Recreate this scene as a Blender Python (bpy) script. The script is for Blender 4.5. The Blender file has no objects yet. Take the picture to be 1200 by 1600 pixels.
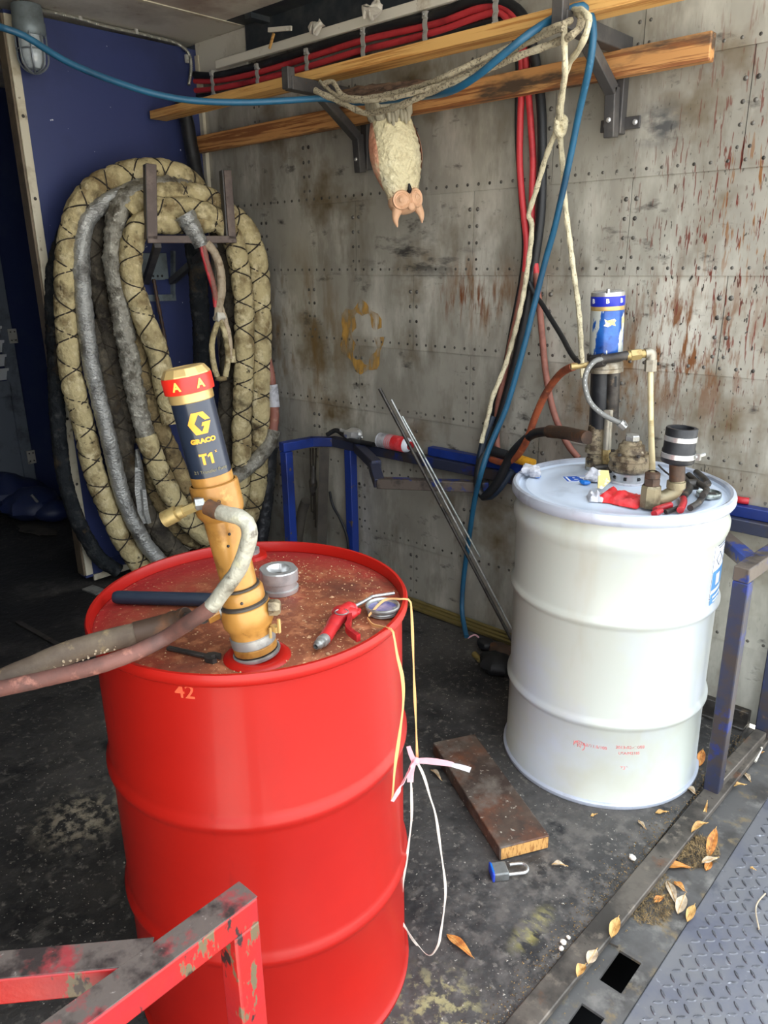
import bpy, bmesh, math, random
from mathutils import Vector, Matrix, noise
random.seed(7)
PI = math.pi
SC = bpy.context.scene
COL = SC.collection
R = math.radians

def lin(c):
    def f(x):
        x /= 255.0
        return x/12.92 if x <= .04045 else ((x+.055)/1.055)**2.4
    return (f(c[0]), f(c[1]), f(c[2]), 1.0)

# ---------------------------------------------------------------- camera
CP = Vector((3.39187, -2.43986, 1.48465))
F_ = Vector((-0.64293093, 0.69888064, -0.31337785))
R_ = Vector((0.73894724, 0.6736229, -0.01375349))
U_ = Vector((-0.20148645, 0.24041224, 0.94952892))
FPX = 1190.25
cam = bpy.data.cameras.new('camera')
cam.sensor_fit = 'AUTO'; cam.sensor_width = 36.0
cam.lens = 36.0*FPX/1600.0
cam.clip_start = .02
co = bpy.data.objects.new('camera', cam); COL.objects.link(co)
co.matrix_world = Matrix(((R_.x, U_.x, -F_.x, CP.x), (R_.y, U_.y, -F_.y, CP.y), (R_.z, U_.z, -F_.z, CP.z), (0, 0, 0, 1)))
SC.camera = co

# ---------------------------------------------------------------- sky and light
w = bpy.data.worlds.new('sky'); SC.world = w; w.use_nodes = True
nt = w.node_tree; nt.nodes.clear()
wo = nt.nodes.new('ShaderNodeOutputWorld'); wb = nt.nodes.new('ShaderNodeBackground')
tc = nt.nodes.new('ShaderNodeTexCoord'); sx = nt.nodes.new('ShaderNodeSeparateXYZ')
rp = nt.nodes.new('ShaderNodeValToRGB')
rp.color_ramp.elements[0].position = .35; rp.color_ramp.elements[0].color = (.80, .80, .80, 1)
rp.color_ramp.elements[1].position = .95; rp.color_ramp.elements[1].color = (.80, .90, 1.0, 1)
mp = nt.nodes.new('ShaderNodeMapRange'); mp.inputs[1].default_value = -1; mp.inputs[2].default_value = 1
nt.links.new(tc.outputs['Generated'], sx.inputs[0]); nt.links.new(sx.outputs['Z'], mp.inputs[0])
nt.links.new(mp.outputs[0], rp.inputs[0]); nt.links.new(rp.outputs[0], wb.inputs['Color'])
wb.inputs['Strength'].default_value = 3.6
nt.links.new(wb.outputs[0], wo.inputs[0])
sl = bpy.data.lights.new('sun', 'SUN'); sl.energy = 20.0; sl.angle = R(1.5); sl.color = (1, .95, .86)
so = bpy.data.objects.new('sun', sl); COL.objects.link(so)      # high behind the truck: the open end lies in its shade, the ground beyond is sunlit
so.rotation_euler = Vector((.55, -.12, -.80)).to_track_quat('-Z', 'Y').to_euler()
vs = SC.view_settings
vs.view_transform = 'Standard'; vs.look = 'None'; vs.exposure = 0.35; vs.gamma = 1.0; vs.use_curve_mapping = False

# ---------------------------------------------------------------- measuring helpers: a sight line meets a real plane
def ray(u, v): return F_ + R_*((u-600)/FPX) + U_*((800-v)/FPX)
def at(u, v, ax, val):
    d = ray(u, v); i = 'xyz'.index(ax)
    return CP + d*((val-CP[i])/d[i])
def onp(u, v, P, N):
    d = ray(u, v); N = Vector(N); return CP + d*((Vector(P)-CP).dot(N)/d.dot(N))
FH = Vector((F_.x, F_.y, 0)).normalized()
RH = Vector((-FH.y, FH.x, 0)) * -1
def face(u, v, P): return onp(u, v, P, FH)
def path(pts):
    """points (u, v, axis, value) or (u, v) whose distance runs evenly between its neighbours"""
    out = []; dep = []
    for q in pts:
        if len(q) == 4:
            P = at(*q) if isinstance(q[2], str) else None
            dep.append((P-CP).dot(F_))
        elif len(q) == 3: dep.append((Vector(q[2])-CP).dot(F_))
        else: dep.append(None)
    n = len(pts); known = [i for i in range(n) if dep[i] is not None]
    for i in range(n):
        if dep[i] is None:
            a = [k for k in known if k < i]; b = [k for k in known if k > i]
            if a and b:
                t = (i-a[-1])/(b[0]-a[-1]); dep[i] = dep[a[-1]]*(1-t)+dep[b[0]]*t
            else: dep[i] = dep[a[-1]] if a else dep[b[0]]
        out.append(CP + ray(pts[i][0], pts[i][1])*dep[i])
    return out

# ---------------------------------------------------------------- materials
def mat(name, base, rough=.5, metal=0, layers=(), bump=None, coat=0, vary=0, spec=.5, crease=None):
    """layers: (colour, scale, lo, hi[, stretch, detail, mask(cx,cy,cz,r0,r1)[, roughness]])"""
    m = bpy.data.materials.new(name); m.use_nodes = True
    N = m.node_tree.nodes; Lk = m.node_tree.links
    b = N['Principled BSDF']
    b.inputs['Roughness'].default_value = rough; b.inputs['Metallic'].default_value = metal
    b.inputs['Specular IOR Level'].default_value = spec
    if coat: b.inputs['Coat Weight'].default_value = coat; b.inputs['Coat Roughness'].default_value = .08
    tc = N.new('ShaderNodeTexCoord')
    cur = N.new('ShaderNodeRGB'); cur.outputs[0].default_value = lin(base); cur = cur.outputs[0]
    cr_ = None
    for k, L in enumerate(layers):
        col, sc, lo, hi = L[:4]
        st = L[4] if len(L) > 4 and L[4] else (1, 1, 1); det = L[5] if len(L) > 5 and L[5] is not None else 5
        mk = L[6] if len(L) > 6 else None
        mp = N.new('ShaderNodeMapping'); mp.inputs['Scale'].default_value = st; mp.inputs['Location'].default_value = (k*3.7, k*1.9, k*2.3)
        Lk.new(tc.outputs['Object'], mp.inputs[0])
        nz = N.new('ShaderNodeTexNoise'); nz.inputs['Scale'].default_value = sc; nz.inputs['Detail'].default_value = det
        nz.inputs['Roughness'].default_value = .62
        Lk.new(mp.outputs[0], nz.inputs['Vector'])
        mr = N.new('ShaderNodeMapRange'); mr.inputs[1].default_value = lo; mr.inputs[2].default_value = hi
        Lk.new(nz.outputs[0], mr.inputs[0]); fac = mr.outputs[0]
        if mk:
            vm = N.new('ShaderNodeVectorMath'); vm.operation = 'SUBTRACT'; vm.inputs[1].default_value = mk[:3]
            Lk.new(tc.outputs['Object'], vm.inputs[0])
            sc2 = N.new('ShaderNodeVectorMath'); sc2.operation = 'MULTIPLY'
            sc2.inputs[1].default_value = mk[5] if len(mk) > 5 else (1, 1, 1)
            Lk.new(vm.outputs[0], sc2.inputs[0])
            ln = N.new('ShaderNodeVectorMath'); ln.operation = 'LENGTH'; Lk.new(sc2.outputs[0], ln.inputs[0])
            m2 = N.new('ShaderNodeMapRange'); m2.interpolation_type = 'SMOOTHSTEP'
            m2.inputs[1].default_value = mk[3]; m2.inputs[2].default_value = mk[4]
            m2.inputs[3].default_value = 1; m2.inputs[4].default_value = 0
            Lk.new(ln.outputs['Value'], m2.inputs[0])
            ml = N.new('ShaderNodeMath'); ml.operation = 'MULTIPLY'; Lk.new(fac, ml.inputs[0]); Lk.new(m2.outputs[0], ml.inputs[1])
            fac = ml.outputs[0]
        mx = N.new('ShaderNodeMix'); mx.data_type = 'RGBA'
        Lk.new(fac, mx.inputs[0]); Lk.new(cur, mx.inputs[6]); mx.inputs[7].default_value = lin(col); cur = mx.outputs[2]
        if len(L) > 7:
            rm = N.new('ShaderNodeMix'); Lk.new(fac, rm.inputs[0]); rm.inputs[3].default_value = L[7]
            if cr_ is None: rm.inputs[2].default_value = rough
            else: Lk.new(cr_, rm.inputs[2])
            cr_ = rm.outputs[0]
    if crease:      # a second, darker colour blended into concave folds
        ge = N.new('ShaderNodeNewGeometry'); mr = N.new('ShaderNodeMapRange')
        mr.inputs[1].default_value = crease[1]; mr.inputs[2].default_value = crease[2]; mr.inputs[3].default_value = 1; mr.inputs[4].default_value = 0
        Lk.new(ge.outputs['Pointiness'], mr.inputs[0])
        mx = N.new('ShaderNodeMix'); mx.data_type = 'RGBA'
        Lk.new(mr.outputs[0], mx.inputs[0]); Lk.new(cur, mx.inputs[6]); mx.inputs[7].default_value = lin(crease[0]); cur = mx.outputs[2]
    if vary:
        oi = N.new('ShaderNodeObjectInfo'); mr = N.new('ShaderNodeMapRange')
        mr.inputs[3].default_value = 1-vary; mr.inputs[4].default_value = 1+vary
        Lk.new(oi.outputs['Random'], mr.inputs[0])
        hs = N.new('ShaderNodeHueSaturation'); Lk.new(mr.outputs[0], hs.inputs['Value']); Lk.new(cur, hs.inputs['Color']); cur = hs.outputs[0]
    Lk.new(cur, b.inputs['Base Color'])
    if cr_ is not None: Lk.new(cr_, b.inputs['Roughness'])
    if bump:
        nz = N.new('ShaderNodeTexNoise'); nz.inputs['Scale'].default_value = bump[0]; nz.inputs['Detail'].default_value = 6
        if len(bump) > 3:
            mp = N.new('ShaderNodeMapping'); mp.inputs['Scale'].default_value = bump[3]; Lk.new(tc.outputs['Object'], mp.inputs[0]); Lk.new(mp.outputs[0], nz.inputs['Vector'])
        else: Lk.new(tc.outputs['Object'], nz.inputs['Vector'])
        bp = N.new('ShaderNodeBump'); bp.inputs['Strength'].default_value = bump[1]; bp.inputs['Distance'].default_value = bump[2]
        Lk.new(nz.outputs[0], bp.inputs['Height']); Lk.new(bp.outputs[0], b.inputs['Normal'])
    return m
def fade(m, scale, lo, hi, stretch=(1, 1, 1)):
    """worn, broken print or paint: the film is missing where the noise is low"""
    N = m.node_tree.nodes; Lk = m.node_tree.links; b = N['Principled BSDF']
    tc = N.new('ShaderNodeTexCoord'); nz = N.new('ShaderNodeTexNoise'); nz.inputs['Scale'].default_value = scale; nz.inputs['Detail'].default_value = 5
    mp = N.new('ShaderNodeMapping'); mp.inputs['Scale'].default_value = stretch
    Lk.new(tc.outputs['Object'], mp.inputs[0]); Lk.new(mp.outputs[0], nz.inputs['Vector'])
    mr = N.new('ShaderNodeMapRange'); mr.inputs[1].default_value = lo; mr.inputs[2].default_value = hi
    Lk.new(nz.outputs[0], mr.inputs[0]); Lk.new(mr.outputs[0], b.inputs['Alpha'])
    return m

M = {}
M['red'] = mat('red_drum_paint', (170, 24, 14), .4, 0, [((158, 20, 13), 2.2, .4, .7), ((128, 18, 14), 14, .66, .8, (1, 1, .15)), ((228, 90, 80), 60, .74, .8)], (9, .05, .01), coat=.08, spec=.35)
M['redlid'] = mat('dusty_red_drum_head', (150, 32, 32), .6, 0, [
    ((130, 70, 44), 3.0, .30, .46, None, 6, (.10, -.02, .866, .16, .36)), ((116, 62, 40), 9, .45, .62, None, None, (.10, -.02, .866, .16, .36)), ((166, 104, 70), 40, .50, .64, None, None, (.10, -.02, .866, .16, .34)), ((206, 170, 126), 150, .64, .72, None, 2),
    ((92, 48, 34), 5, .56, .7)], (70, .5, .004))
M['white'] = mat('white_drum_paint', (184, 188, 178), .34, 0, [((172, 170, 152), 1.6, .5, .75), ((164, 154, 122), 3, .60, .82, (1, 1, .3)), ((182, 188, 196), 2.2, .5, .7)], (5, .06, .012), coat=.2)
M['whitelid'] = mat('white_drum_head', (196, 206, 220), .35, 0, [((160, 168, 178), 6, .55, .75), ((140, 130, 112), 12, .68, .8)], (20, .04, .004))
M['ring'] = mat('drum_ring', (186, 192, 204), .38, .25, [((150, 152, 160), 8, .5, .7), ((70, 66, 62), 22, .7, .78)], (30, .1, .002))
M['yellow'] = mat('yellow_pump_paint', (182, 132, 64), .38, .15, [((148, 102, 44), 8, .42, .62), ((112, 74, 32), 14, .56, .7), ((208, 164, 92), 18, .6, .74), ((70, 52, 34), 30, .66, .74)], (60, .15, .002), coat=.2)
M['brassy'] = mat('dull_brass', (168, 146, 96), .36, .5, [((110, 84, 44), 30, .5, .7)], (70, .25, .002))
M['gold'] = mat('gold_cap', (196, 166, 108), .34, .4, [((150, 118, 64), 20, .5, .7)], (50, .1, .002))
M['navy'] = mat('navy_pump_label', (28, 36, 52), .3, 0, [((44, 52, 66), 10, .5, .75)], coat=.4)
M['redband'] = mat('red_band', (216, 40, 26), .35, 0, [((180, 30, 24), 14, .55, .7)])
M['letter'] = mat('orange_print', (226, 158, 44), .45)
M['letterw'] = mat('pale_print', (230, 232, 234), .45)
M['lettery'] = mat('yellow_print', (232, 200, 90), .45)
M['greyprint'] = mat('grey_print', (120, 112, 84), .5)
M['steel'] = mat('bare_steel', (164, 164, 160), .34, .55, [((100, 98, 95), 20, .5, .7)], (90, .15, .002))
M['bright'] = mat('bright_machined_metal', (206, 206, 204), .24, .65, [((150, 150, 150), 12, .5, .7)], (120, .08, .001))
M['dsteel'] = mat('dark_grimy_steel', (74, 70, 66), .5, .5, [((46, 42, 40), 14, .45, .65), ((120, 104, 84), 30, .6, .74)], (80, .3, .003))
M['grime'] = mat('grimy_casting', (146, 132, 106), .55, .3, [((78, 64, 48), 26, .45, .58), ((48, 40, 32), 40, .54, .64), ((180, 170, 146), 50, .64, .74)], (60, .5, .005))
M['galv'] = mat('galvanised_pipe', (158, 152, 138), .45, .5, [((104, 90, 68), 16, .48, .68), ((188, 180, 160), 30, .6, .74)], (60, .25, .003))
M['elbowbrass'] = mat('grimy_brass_elbow', (132, 122, 96), .45, .35, [((84, 74, 56), 18, .46, .64), ((168, 158, 132), 30, .6, .72)], (60, .3, .003))
M['rustpipe'] = mat('rusty_pipe', (78, 60, 48), .6, .3, [((112, 74, 48), 22, .5, .68), ((52, 42, 36), 18, .55, .7)], (60, .3, .003))
M['creampipe'] = mat('cream_pipe', (206, 190, 150), .42, .2, [((172, 150, 104), 12, .52, .7)], (40, .1, .002))
M['black'] = mat('black_rubber', (26, 27, 30), .5, 0, [((52, 53, 56), 14, .55, .75)], (60, .15, .002))
M['dnavy'] = mat('dark_navy_rubber', (30, 42, 58), .48, 0, [((46, 52, 62), 10, .55, .75)], (40, .15, .002))
M['redcable'] = mat('red_cable', (202, 58, 64), .5, 0, [((140, 34, 42), 6, .5, .7), ((196, 96, 92), 25, .66, .76)], (40, .1, .002))
M['pinkhose'] = mat('faded_red_hose', (150, 96, 82), .6, 0, [((112, 66, 56), 12, .48, .68), ((178, 132, 112), 20, .6, .74)], (60, .2, .002))
M['orangehose'] = mat('orange_red_hose', (160, 82, 50), .6, 0, [((110, 58, 42), 18, .48, .66), ((196, 132, 92), 30, .62, .74)], (60, .25, .003))
M['bluehose'] = mat('blue_air_hose', (34, 92, 124), .45, 0, [((26, 70, 98), 5, .5, .7), ((80, 132, 160), 30, .66, .78)], (60, .1, .002))
M['tealhose'] = mat('dark_teal_hose', (22, 58, 74), .45)
def canvas(name, c, d, l):
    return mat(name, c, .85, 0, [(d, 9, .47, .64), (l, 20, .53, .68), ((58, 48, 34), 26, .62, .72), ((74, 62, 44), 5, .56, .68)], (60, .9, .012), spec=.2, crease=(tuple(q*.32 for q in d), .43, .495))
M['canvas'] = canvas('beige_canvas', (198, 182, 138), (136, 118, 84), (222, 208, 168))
M['canvasd'] = canvas('dirty_canvas', (140, 122, 88), (84, 72, 52), (176, 158, 116))
M['canvasg'] = canvas('dark_grey_canvas', (84, 78, 68), (50, 46, 42), (112, 104, 88))
M['canvask'] = canvas('black_canvas', (34, 37, 40), (20, 22, 26), (60, 62, 62))
M['tape'] = mat('silver_duct_tape', (178, 178, 174), .3, .5, [((112, 110, 106), 10, .48, .66), ((216, 216, 210), 26, .58, .72)], (70, 1.0, .008, (1, 1, 1.8)))
M['taped'] = mat('frayed_silver_tape', (160, 156, 144), .45, .25, [((96, 90, 78), 16, .47, .62), ((206, 202, 188), 34, .56, .68)], (70, 1.0, .01))
M['tapek'] = mat('dark_tape', (40, 42, 46), .42, .1, [((84, 86, 88), 18, .55, .72)], (60, .6, .006))
M['lace'] = mat('dark_cord', (52, 44, 34), .8)
M['rope'] = mat('braided_white_rope', (214, 204, 172), .8, 0, [((150, 138, 112), 120, .55, .66), ((160, 150, 124), 8, .5, .7)], (160, .6, .004))
M['ropeg'] = mat('grey_braided_rope', (172, 160, 134), .8, 0, [((100, 90, 74), 150, .5, .62), ((176, 166, 142), 12, .55, .7)], (160, .6, .004))
M['wood'] = mat('yellow_pine', (226, 176, 104), .6, 0, [((186, 126, 62), 5, .5, .6, (.5, 14, 22), 4), ((224, 176, 108), 9, .55, .7, (.6, 8, 8))], (30, .2, .003, (1, 8, 8)))
M['wood2'] = mat('weathered_pine', (196, 142, 86), .65, 0, [((136, 84, 46), 4, .48, .56, (.5, 10, 18), 5), ((78, 62, 48), 3, .52, .66, (1, 3, 4)), ((204, 154, 96), 8, .6, .72, (.6, 8, 9))], (30, .3, .003, (1, 8, 8)))
M['plank'] = mat('dirty_plank', (82, 66, 54), .7, 0, [((58, 44, 36), 6, .45, .62), ((112, 66, 42), 4, .56, .7), ((170, 160, 144), 70, .62, .7), ((104, 94, 84), 9, .5, .66)], (40, .35, .004))
M['endgrain'] = mat('pale_sawn_wood_end', (196, 148, 84), .7, 0, [((150, 100, 50), 60, .5, .6, (3, 3, .6))], (60, .4, .003))
M['drift'] = mat('weathered_stick', (108, 84, 66), .75, 0, [((66, 50, 40), 12, .45, .6, (1, 8, 8)), ((150, 126, 104), 20, .6, .72, (1, 8, 8))], (40, .6, .005))
M['bracket'] = mat('dark_grey_bracket', (72, 70, 70), .55, .3, [((98, 94, 90), 8, .5, .7), ((100, 70, 50), 30, .68, .78)], (50, .15, .002))
M['rack'] = mat('rusty_brown_rack', (88, 74, 68), .55, .25, [((116, 100, 90), 9, .5, .7), ((64, 46, 38), 26, .6, .72)], (60, .2, .002))
M['blueframe'] = mat('chipped_blue_frame', (28, 54, 134), .45, 0, [((18, 38, 100), 4, .45, .65), ((96, 82, 72), 18, .63, .67), ((60, 50, 46), 40, .68, .72)], (50, .2, .003))
M['blueworn'] = mat('worn_steel_blue_frame', (94, 84, 76), .5, .3, [((34, 56, 124), 9, .52, .56), ((54, 48, 46), 16, .5, .66), ((150, 138, 124), 50, .68, .74)], (50, .25, .003))
M['bluedark'] = mat('dark_blue_frame', (46, 50, 70), .5, .1, [((62, 54, 52), 6, .46, .56), ((30, 46, 112), 12, .56, .64), ((94, 76, 64), 30, .66, .72)], (50, .2, .003))
M['redframe'] = mat('chipped_red_frame', (176, 32, 26), .4, 0, [((156, 28, 34), 7, .45, .65), ((104, 90, 66), 24, .585, .61, (1, 1, .35)), ((50, 34, 32), 30, .6, .64, (1, 1, .5))], (40, .3, .004))
M['redworn'] = mat('worn_red_frame_top', (98, 88, 82), .55, .15, [((150, 56, 60), 14, .54, .62), ((52, 44, 42), 16, .5, .62), ((168, 158, 150), 60, .66, .74)], (60, .4, .004))
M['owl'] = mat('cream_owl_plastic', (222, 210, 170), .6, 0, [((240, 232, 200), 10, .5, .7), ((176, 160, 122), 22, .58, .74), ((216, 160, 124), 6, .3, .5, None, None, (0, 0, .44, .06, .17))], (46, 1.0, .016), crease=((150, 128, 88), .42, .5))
M['owlgrey'] = mat('grey_owl_tail', (168, 160, 138), .65, 0, [((128, 120, 104), 14, .5, .7, (4, 4, 1))], (40, .8, .01, (3, 3, .6)))
M['owlface'] = mat('pink_owl_face', (218, 172, 136), .6, 0, [((232, 194, 158), 12, .5, .7), ((176, 116, 86), 26, .6, .72)], (60, .35, .005))
M['owlwing'] = mat('salmon_owl_wing', (206, 142, 112), .6, 0, [((226, 178, 146), 12, .48, .66), ((214, 200, 160), 16, .56, .7)], (36, 1.0, .014))
M['dark'] = mat('near_black', (14, 14, 16), .6)
M['glass'] = mat('dusty_lamp_glass', (178, 186, 190), .12, 0, [((120, 128, 132), 10, .5, .7)], coat=.5)
M['castgrey'] = mat('cast_aluminium', (124, 134, 138), .5, .4, [((92, 98, 100), 12, .5, .7)], (60, .15, .002))
M['cagewire'] = mat('lamp_cage', (124, 130, 136), .4, .5)
M['conduit'] = mat('flex_conduit', (158, 156, 146), .42, .6)
M['zinc'] = mat('zinc_clamp', (190, 188, 180), .4, .25, [((96, 88, 76), 20, .55, .7)])
M['foam'] = mat('torn_white_foam', (220, 214, 200), .8, 0, [((150, 138, 118), 20, .55, .7)], (40, .8, .01))
M['whitestrip'] = mat('white_strip', (236, 230, 214), .5, 0, [((170, 150, 118), 7, .6, .76), ((120, 100, 76), 24, .68, .75)])
M['print_pink'] = fade(mat('faded_pink_stencil', (222, 120, 118), .5), 60, .34, .5)
M['labelw'] = mat('label_paper', (228, 232, 240), .5)
M['labelb'] = mat('label_blue', (70, 138, 198), .5, 0, [((110, 164, 212), 12, .5, .7)])
M['labelk'] = mat('label_lines', (90, 94, 104), .6)
M['stickerblue'] = mat('sticker_blue', (32, 84, 180), .5)
M['canblue'] = mat('torn_blue_can_label', (20, 70, 146), .3, .2, [((36, 98, 176), 8, .48, .64), ((14, 40, 96), 14, .56, .68), ((190, 194, 186), 20, .52, .54, (1, 1, .28)), ((130, 150, 160), 12, .6, .64, (1, 1, .2))], coat=.3)
M['bandblue'] = mat('blue_band', (28, 44, 170), .35)
M['tornpaper'] = mat('torn_yellowed_sticker', (214, 196, 128), .6, 0, [((236, 236, 226), 40, .5, .6)])
M['redrag'] = mat('red_foil_bag', (214, 44, 50), .34, 0, [((236, 92, 96), 16, .5, .68), ((170, 28, 36), 10, .55, .7)], (60, .4, .005))
M['greyrag'] = mat('grey_white_plastic', (196, 196, 202), .5, 0, [((140, 140, 148), 22, .5, .65)], (60, .5, .005))
M['bluebit'] = mat('blue_cap', (22, 110, 196), .4)
M['orangebit'] = mat('orange_yellow_cap', (226, 164, 40), .5, 0, [((180, 110, 24), 30, .55, .7)])
M['redgrip'] = mat('red_rubber_grip', (176, 36, 44), .42, 0, [((120, 28, 34), 14, .5, .7)])
M['redplastic'] = mat('red_plastic', (190, 40, 42), .38, 0, [((150, 30, 36), 18, .5, .7), ((110, 60, 44), 40, .66, .74)], (60, .1, .002))
M['tin'] = mat('tin_lid', (170, 176, 172), .3, .7, [((96, 104, 98), 30, .5, .64)])
M['heatblue'] = mat('heat_tinted_metal', (150, 146, 190), .3, .5, [((84, 92, 176), 20, .45, .6), ((176, 170, 190), 30, .55, .7)])
M['string'] = mat('orange_string', (222, 172, 112), .6)
M['stringp'] = mat('pink_ribbon', (220, 168, 176), .55, 0, [((228, 206, 204), 10, .5, .7)])
M['stringw'] = mat('white_ribbon', (224, 214, 200), .55)
M['leafo'] = mat('orange_leaf', (196, 128, 58), .6, 0, [((150, 88, 38), 40, .5, .66), ((214, 160, 92), 20, .55, .7)], (60, .4, .002), vary=.15)
M['leafp'] = mat('pale_leaf', (190, 172, 146), .65, 0, [((150, 130, 104), 40, .5, .66)], (60, .4, .002), vary=.12)
M['leafy'] = mat('tan_leaf', (206, 164, 98), .6, 0, [((166, 120, 62), 40, .5, .66)], (60, .4, .002), vary=.12)
M['moss'] = mat('dry_moss', (140, 116, 78), .9, 0, [((76, 62, 40), 60, .45, .6), ((160, 134, 88), 80, .58, .7)])
M['chip'] = mat('pale_chips', (150, 145, 134), .8)
M['dustchip'] = mat('lid_crumbs', (178, 136, 100), .8)
M['blueplastic'] = mat('padlock_bumper', (44, 74, 190), .45)
M['lockbody'] = mat('laminated_lock', (132, 134, 132), .45, .6, [((96, 96, 92), 20, .5, .7)], (200, .4, .002, (.1, 20, .1)))
M['bluewall'] = mat('navy_wall_paint', (52, 62, 108), .4, 0, [((40, 48, 84), 1.3, .45, .65), ((206, 210, 220), 26, .735, .75, None, 3), ((20, 24, 44), 60, .73, .76)], (3, .05, .01))
M['trimw'] = mat('pale_metal_trim', (206, 198, 176), .5, .1, [((160, 144, 112), 8, .52, .7), ((110, 94, 70), 22, .66, .74)])
M['trimb'] = mat('brown_grey_trim', (122, 108, 90), .5, .3, [((92, 80, 66), 8, .5, .7)])
M['doorblue'] = mat('dark_navy_door', (34, 46, 88), .45, 0, [((48, 58, 92), 5, .5, .7)])
M['doorgrey'] = mat('grey_door_panel', (104, 112, 124), .5, 0, [((48, 52, 60), 5, .5, .7)])
M['louver'] = mat('white_louver', (222, 226, 228), .5)
M['ceil'] = mat('grey_ceiling_sheet', (214, 208, 194), .5, .05, [((180, 172, 158), 3, .45, .65), ((140, 104, 92), 3.2, .46, .62, None, 5, (.95, -.4, 2.46, .2, .75)), ((140, 118, 96), 9, .62, .75)], (6, .08, .01))
M['roofbeam'] = mat('dark_roof_rail', (52, 58, 64), .55, .2, [((80, 82, 82), 8, .5, .7), ((36, 40, 50), 4, .5, .7)])
M['ground'] = mat('outside_concrete', (176, 172, 162), .8, 0, [((150, 146, 138), 2, .45, .65)])
M['plainwall'] = mat('dull_wall', (90, 88, 84), .7)
# ---------------------------------------------------------------- mesh helpers
class G:
    def __init__(s): s.v = []; s.f = []
    def add(s, vs, fs):
        o = len(s.v); s.v += [Vector(q) for q in vs]; s.f += [[o+i for i in q] for q in fs]; return s
    def box(s, c, size, rot=None):
        c = Vector(c); h = Vector(size)/2
        vs = [Vector((x*h.x, y*h.y, z*h.z)) for x in (-1, 1) for y in (-1, 1) for z in (-1, 1)]
        if rot is not None: vs = [rot @ q for q in vs]
        return s.add([c+q for q in vs], [(0, 1, 3, 2), (4, 6, 7, 5), (0, 4, 5, 1), (2, 3, 7, 6), (0, 2, 6, 4), (1, 5, 7, 3)])
    def bar(s, a, b, wd, ht, up=(0, 0, 1)):
        a = Vector(a); b = Vector(b); t = (b-a).normalized(); u = Vector(up)
        u = (u - t*u.dot(t))
        if u.length < 1e-4: u = Vector((1, 0, 0)) - t*t.x
        u.normalize(); n = t.cross(u)
        m = Matrix((t, n, u)).transposed()
        return s.box((a+b)/2, ((b-a).length, wd, ht), m)
    def tube(s, pts, r, n=10, cap=True, fn=None, closed=False):
        pts = [Vector(q) for q in pts]; k = len(pts)
        T = []
        for i in range(k):
            a = pts[i-1] if (i or closed) else pts[i]; b = pts[(i+1) % k] if (i < k-1 or closed) else pts[i]
            t = (b-a); T.append(t.normalized() if t.length > 1e-9 else Vector((0, 0, 1)))
        u = T[0].orthogonal().normalized(); L = 0; vs = []
        for i in range(k):
            if i: L += (pts[i]-pts[i-1]).length
            u = (u - T[i]*u.dot(T[i])).normalized(); w_ = T[i].cross(u)
            rr = r(i/(k-1)) if callable(r) else (r[i] if isinstance(r, (list, tuple)) else r)
            for j in range(n):
                a = 2*PI*j/n; q = fn(L, a) if fn else 1
                vs.append(pts[i] + (u*math.cos(a)+w_*math.sin(a))*rr*q)
        fs = []
        for i in range(k if closed else k-1):
            for j in range(n):
                a = i*n+j; b = i*n+(j+1) % n; c = ((i+1) % k)*n+(j+1) % n; d = ((i+1) % k)*n+j
                fs.append((a, b, c, d))
        if cap and not closed:
            fs.append(tuple(range(n))[::-1]); fs.append(tuple((k-1)*n+j for j in range(n)))
        return s.add(vs, fs)
    def lathe(s, prof, n=32, mtx=None, fn=None):
        vs = []; idx = []
        for r, z in prof:
            if r < 1e-6: idx.append([len(vs)]*n); vs.append(Vector((0, 0, z)))
            else:
                idx.append([len(vs)+j for j in range(n)])
                for j in range(n):
                    a = 2*PI*j/n; q = fn(a, z) if fn else 1
                    vs.append(Vector((r*q*math.cos(a), r*q*math.sin(a), z)))
        if mtx is not None: vs = [mtx @ q for q in vs]
        fs = []
        for i in range(len(prof)-1):
            for j in range(n):
                q = [idx[i][j], idx[i][(j+1) % n], idx[i+1][(j+1) % n], idx[i+1][j]]
                e = []
                for t in q:
                    if t not in e: e.append(t)
                if len(e) > 2: fs.append(e)
        return s.add(vs, fs)
    def cyl(s, a, b, r, n=16, r2=None):
        a = Vector(a); b = Vector(b); L = (b-a).length
        m = Matrix.Translation(a) @ (b-a).to_track_quat('Z', 'Y').to_matrix().to_4x4()
        r2 = r if r2 is None else r2
        return s.lathe([(0, 0), (r, 0), (r2, L), (0, L)], n, m)
    def prism(s, poly, h, mtx=None):
        n = len(poly)
        vs = [Vector((x, y, 0)) for x, y in poly]+[Vector((x, y, h)) for x, y in poly]
        if mtx is not None: vs = [mtx @ q for q in vs]
        return s.add(vs, [tuple(range(n))[::-1], tuple(range(n, 2*n))]+[(i, (i+1) % n, n+(i+1) % n, n+i) for i in range(n)])
    def sphere(s, c, r, n=10, sc=(1, 1, 1), mtx=None):
        k = max(4, n//2+1)
        prof = [(r*math.sin(PI*i/k), -r*math.cos(PI*i/k)) for i in range(k+1)]
        m = Matrix.Translation(Vector(c)) @ (mtx if mtx is not None else Matrix.Identity(4)) @ Matrix.Diagonal((*sc, 1))
        return s.lathe(prof, n, m)
    def mesh(s, name, off=None, sharp=40):
        me = bpy.data.meshes.new(name)
        vs = s.v if off is None else [q-off for q in s.v]
        me.from_pydata([tuple(q) for q in vs], [], s.f); me.update()
        bm = bmesh.new(); bm.from_mesh(me); bmesh.ops.recalc_face_normals(bm, faces=bm.faces); bm.to_mesh(me); bm.free()
        me.shade_smooth(); me.set_sharp_from_angle(angle=R(sharp))
        return me

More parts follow.
